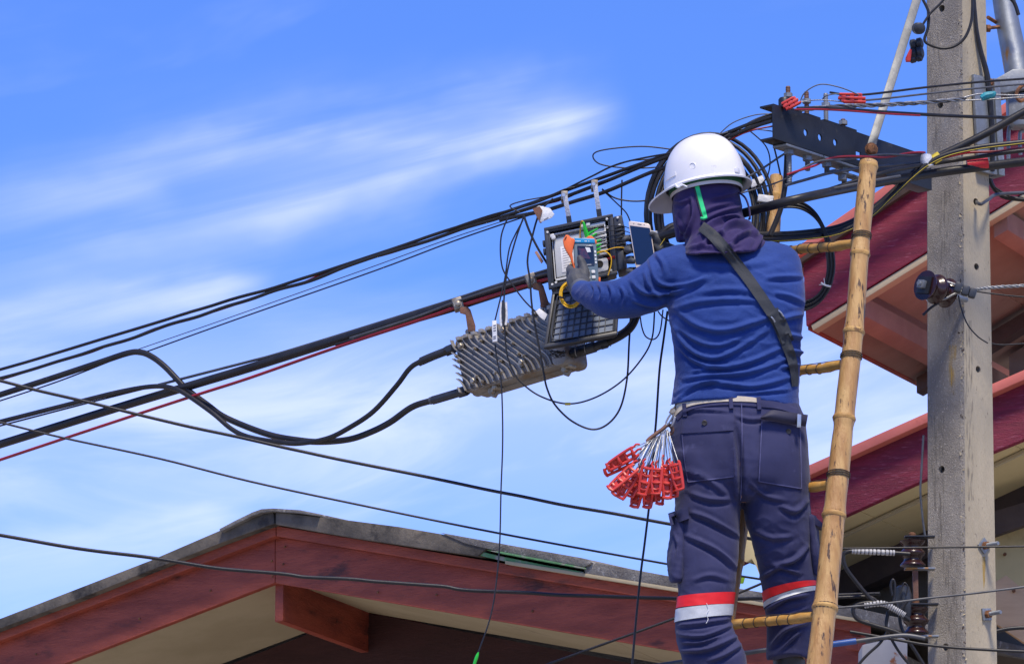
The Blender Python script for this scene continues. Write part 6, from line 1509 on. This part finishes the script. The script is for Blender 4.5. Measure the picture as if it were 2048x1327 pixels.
mb = MB(); mb.box(P(1358, 371, 11.925), .022, .006, .010, (HF, HF.cross(HU), HU), .002); mb.tube([P(1350, 368, 11.925), P(1356, 375, 11.92), P(1364, 370, 11.92), P(1374, 374, 11.92)], .003, 6, 4); obj('liner_clip', mb, 'tape_white', hat)
# raised pads on the shell side
mb = MB()
for t in (0,):
    q = []
    for (fa, ua) in ((-.062, .020), (.010, .020), (.010, .036), (-.062, .036)): q.append((fa, ua))
def hs_pt(f, u, o):
    c = math.sqrt(max(0.0, 1 - (u / .150) ** 2)) ; s = .103 * math.sqrt(max(0.01, 1 - (f / (.122 * c)) ** 2)) * c; side = -1 if HS_.y > 0 else 1
    return hp(f, side * (s + o), u)
for (f0, f1, u0, u1) in ((.045, .095, .022, .034),):
    top = [[hs_pt(f0 + (f1 - f0) * i / 8, u0 + (u1 - u0) * k / 2, .0025) for i in range(9)] for k in range(3)]; mb = MB(); mb.grid(top); bt = [[hs_pt(f0 + (f1 - f0) * i / 8, u0 + (u1 - u0) * k / 2, -.003) for i in range(9)] for k in range(3)]; n0 = len(mb.v); mb.grid(bt)
    rg = list(range(9)) + [17, 26] + list(range(25, 17, -1)) + [9]
    for i in range(len(rg)): a, b = rg[i], rg[(i + 1) % len(rg)]; mb.f.append((a, b, b + n0, a + n0))
    obj('slot_pad', mb, 'helmet_white', hat)
mb = MB(); c = hs_pt(-.012, .034, -.001); nd = (c - hp(-.012, 0, .034)).normalized(); mb.lathe(c, nd, [(0, .011), (.0022, .0105), (.003, .009), (.0015, .0075)], 20); obj('stud', mb, 'helmet_white', hat)
mb = MB(); mb.box(hp(-.117, -.03 if HS_.y > 0 else .03, .010), .010, .02, .014, (HF, HS_, HU), .003); obj('rear_lug', mb, 'helmet_white', hat)

# --- gloved hands
def glove(tubes, nm_, cuffpts, cuff_r):
    mb = MB()
    for pts, rad in tubes: mb.tube([P(*q) for q in pts], rad, 12, 5); [ball(mb, P(*pts[e]), rad[e], rad[e], rad[e], 8) for e in (0, -1)]
    me = remesh(mb, .0026, 4); o = link_mesh('glove', me, 'glove', per, ang=180)
    mb = MB(); mb.tube([P(*q) for q in cuffpts], cuff_r, 20, 3, caps=False); obj('glove_cuff', mb, 'glove_cuff', o, ang=70)
lg = [([(1172, 588, 12.145), (1160, 576, 12.175), (1153, 562, 12.19), (1152, 550, 12.2)], [.027, .030, .029, .022]), ([(1166, 572, 12.17), (1163, 556, 12.2)], [.026, .020]),
      ([(1164, 565, 12.185), (1169, 548, 12.205), (1166, 533, 12.216), (1162, 522, 12.219), (1159, 515, 12.22)], [.019, .017, .0135, .0125, .0085])]
for i in range(4):
    y = 540 + i * 11; lg.append(([(1152, y + 8, 12.195), (1142, y + 2, 12.215), (1140, y - 3, 12.24), (1149, y - 7, 12.272), (1168, y - 9 + i, 12.28)], [.014, .0125, .0115, .0105, .0085]))
glove(lg, 'l', [(1181, 590, 12.115), (1168, 584, 12.14), (1159, 577, 12.165)], [.030, .031, .0315])
rg_ = [([(1345, 510, 12.262), (1322, 500, 12.27), (1300, 505, 12.272)], [.028, .027, .02]), ([(1318, 492, 12.268), (1300, 490, 12.27)], [.022, .016]), ([(1325, 496, 12.255), (1317, 480, 12.245), (1309, 472, 12.242), (1304, 468, 12.235)], [.019, .0145, .012, .009]),
       ([(1322, 500, 12.25), (1310, 490, 12.25)], [.018, .012])]
for i, (y, tipx, r_) in enumerate(((476, 1255, .0098), (498, 1259, .0112), (519, 1266, .0115), (541, 1264, .0105))):
    k = i * 2.0
    rg_.append(([(1303, y + 2, 12.278), (1278, y + 1, 12.279 - .003 * i), (1256 + k, y, 12.262), (1253 + k, y + 1, 12.243), (tipx + (0 if i else -6), y + 3, 12.222 if i else 12.238)], [.013, .012, r_ * 1.05, r_, r_ * .8]))
glove(rg_, 'r', [(1352, 513, 12.262), (1340, 508, 12.263), (1330, 503, 12.265)], [.031, .030, .029])
# ------------------------------------------------------------------ hook and the bunch of red drop-wire clamps at the hip
hk = thing('belt_hook', 'rusty bent steel hook clipped to the belt carrying red clamps', 'hook', P(1318, 868, 11.93))
mb = MB(); mb.tube([P(1294, 883, 11.90), P(1300, 876, 11.90), P(1312, 867, 11.905), P(1326, 857, 11.91), P(1334, 850, 11.915), P(1341, 851, 11.92), P(1345, 860, 11.92), P(1341, 867, 11.918), P(1336, 868, 11.915)], .0058, 10, 5); obj('rod', mb, 'rust_brown', hk)
mb = MB(); mb.tube([P(1334, 850, 11.91), P(1332, 845, 11.91), P(1336, 836, 11.905), P(1341, 828, 11.90), P(1345, 820, 11.90), P(1347, 828, 11.90), P(1341, 841, 11.905), P(1335, 849, 11.91)], .0028, 8, 5); obj('carabiner', mb, 'screw_metal', hk)
mb = MB(); mb.tube([P(1350, 833, 11.89), P(1346, 846, 11.90), P(1343, 852, 11.915)], .0035, 8, 4, flat=.4); obj('clip_strap', mb, 'tape_white', hk)
mb = MB(); mb.lathe(P(1345, 822, 11.895), (0, -1, 0), [(0, .008), (.008, .008)], 10); obj('swivel', mb, 'bolt_tarnished', hk)
# one clamp in its own frame: tip at the origin, hanging down -Z
def cl_parts():
    P_ = []
    def rail(x0, x1, top, bot, w):
        mb = MB(); mb.tube([Vector((x0 * .8, .007, top)), Vector((x0, .007, top - .008)), Vector(((x0 + x1) / 2 * 1.06, .007, (top + bot) / 2)), Vector((x1, .007, bot + .008)), Vector((x1 * .75, .007, bot))], [w * .7, w, w * 1.1, w, w * .7], 8, 4); return mb
    P_.append(('side_rail', rail(-.0115, -.0085, .004, -.074, .0034), 'clamp_red')); P_.append(('side_rail', rail(.0115, .0085, .006, -.080, .0036), 'clamp_red'))
    for k, z in enumerate((-.004, -.024, -.043, -.062, -.076)):
        mb = MB(); mb.tube([Vector((-.010, .007, z)), Vector((0, .004 + .006 * (k % 2), z - .002)), Vector((.010, .007, z))], [.0036, .0042, .0036], 7, 3); P_.append(('cross_bar', mb, 'clamp_red'))
    mb = MB(); mb.box((-.001 , .012, -.046), .012, .006, .050, None, .002); P_.append(('wedge', mb, 'clamp_red'))
    mb = MB(); mb.tube([Vector((-.0095, .007, .002)), Vector((-.0125, .007, .012)), Vector((-.008, .007, .020))], .0026, 6, 3); P_.append(('hook_tip', mb, 'clamp_red'))
    return P_
proto = None
meshes = []
for nm_, mb, m_ in cl_parts():
    me = mesh_of(mb, nm_); bm = bmesh.new(); bm.from_mesh(me)
    pass
    bm.to_mesh(me); bm.free(); setsmooth(me, 35); me.materials.append(M[m_]); meshes.append((nm_, me))
CL = [((1270, 903), (1216, 935), 11.86, 'uppermost'), ((1273, 914), (1203, 951), 11.89, 'leftmost'), ((1266, 932), (1218, 974), 11.855, ''), ((1263, 940), (1229, 988), 11.90, ''), ((1269, 944), (1240, 994), 11.86, ''), ((1279, 944), (1257, 990), 11.885, ''), ((1281, 950), (1268, 1012), 11.905, ''),
      ((1296, 932), (1284, 988), 11.85, ''), ((1299, 946), (1293, 1013), 11.895, ''), ((1313, 934), (1311, 986), 11.85, ''), ((1323, 938), (1321, 1008), 11.89, ''), ((1335, 926), (1335, 996), 11.865, ''), ((1347, 926), (1358, 978), 11.845, ''), ((1340, 932), (1346, 992), 11.89, ''), ((1288, 940), (1276, 1002), 11.92, ''), ((1306, 940), (1303, 1000), 11.915, '')]
order = sorted(range(len(CL)), key=lambda i: CL[i][1][0] + CL[i][0][0])
ordn = ['first', 'second', 'third', 'fourth', 'fifth', 'sixth', 'seventh', 'eighth', 'ninth', 'tenth', 'eleventh', 'twelfth', 'thirteenth', 'fourteenth', 'fifteenth', 'sixteenth']
rnd = random.Random(2)
hookpts = [P(1295 + 48 * t, 882 - 34 * t + (10 * max(0, t - .8) * 5), 11.905) for t in [i / 15 for i in range(16)]]
for rank, i in enumerate(order):
    (x0, y0), (x1, y1), Y_, _ = CL[i]
    a, b_ = P(x0, y0, Y_), P(x1, y1, Y_ + rnd.uniform(-.01, .01)); d = (a - b_).normalized()
    t = bpy.data.objects.new('drop_wire_clamp', None); COL.objects.link(t); t.empty_display_size = .02
    tag(t, 'red clamp hanging at the hip, %s from the left in the bunch' % ordn[rank], 'clamp', 'red drop-wire clamps at the hip')
    aw = Vector((0, 1, 0)); yv = (aw - d * aw.dot(d)).normalized(); xv = yv.cross(d); tw = rnd.uniform(-.6, .6)
    rot = Matrix((xv, yv, d)).transposed() @ Matrix.Rotation(tw, 3, 'Z'); sc_ = (a - b_).length / .078
    t.matrix_world = Matrix.Translation(a) @ rot.to_4x4()
    t.scale = (1.25, 1.1, max(.8, min(1.25, sc_)))
    for nm_, me in meshes:
        c = bpy.data.objects.new(nm_, me); COL.objects.link(c); c.parent = t
    # steel bail: two legs up to the hook
    Hp = hookpts[rank] if rank < 13 else P(1338 + (rank - 13) * 2, 866, 11.915)
    Hp = P(1296 + 40 * (rank / 15), 884 - 18 * (rank / 15) - (4 if rank > 9 else 0), 11.90)
    mt = t.matrix_world.copy(); mt = Matrix.Translation(a) @ rot.to_4x4() @ Matrix.Diagonal((1.25, 1.1, t.scale[2], 1)); inv = mt.inverted(); hl = inv @ Hp
    mb = MB(); mb.tube([Vector((-.009, .009, -.02)), Vector((-.009, .009, .0)), Vector((hl.x * .6 - .005, hl.y * .6, hl.z * .6)), hl + Vector((0, 0, .006)), Vector((hl.x * .6 + .005, hl.y * .6, hl.z * .6)), Vector((.009, .009, .0)), Vector((.009, .009, -.02))], .0012, 6, 4)
    me = mesh_of(mb, 'bail_wire'); setsmooth(me, 60); me.materials.append(M['bail_steel']); c = bpy.data.objects.new('bail_wire', me); COL.objects.link(c); c.parent = t
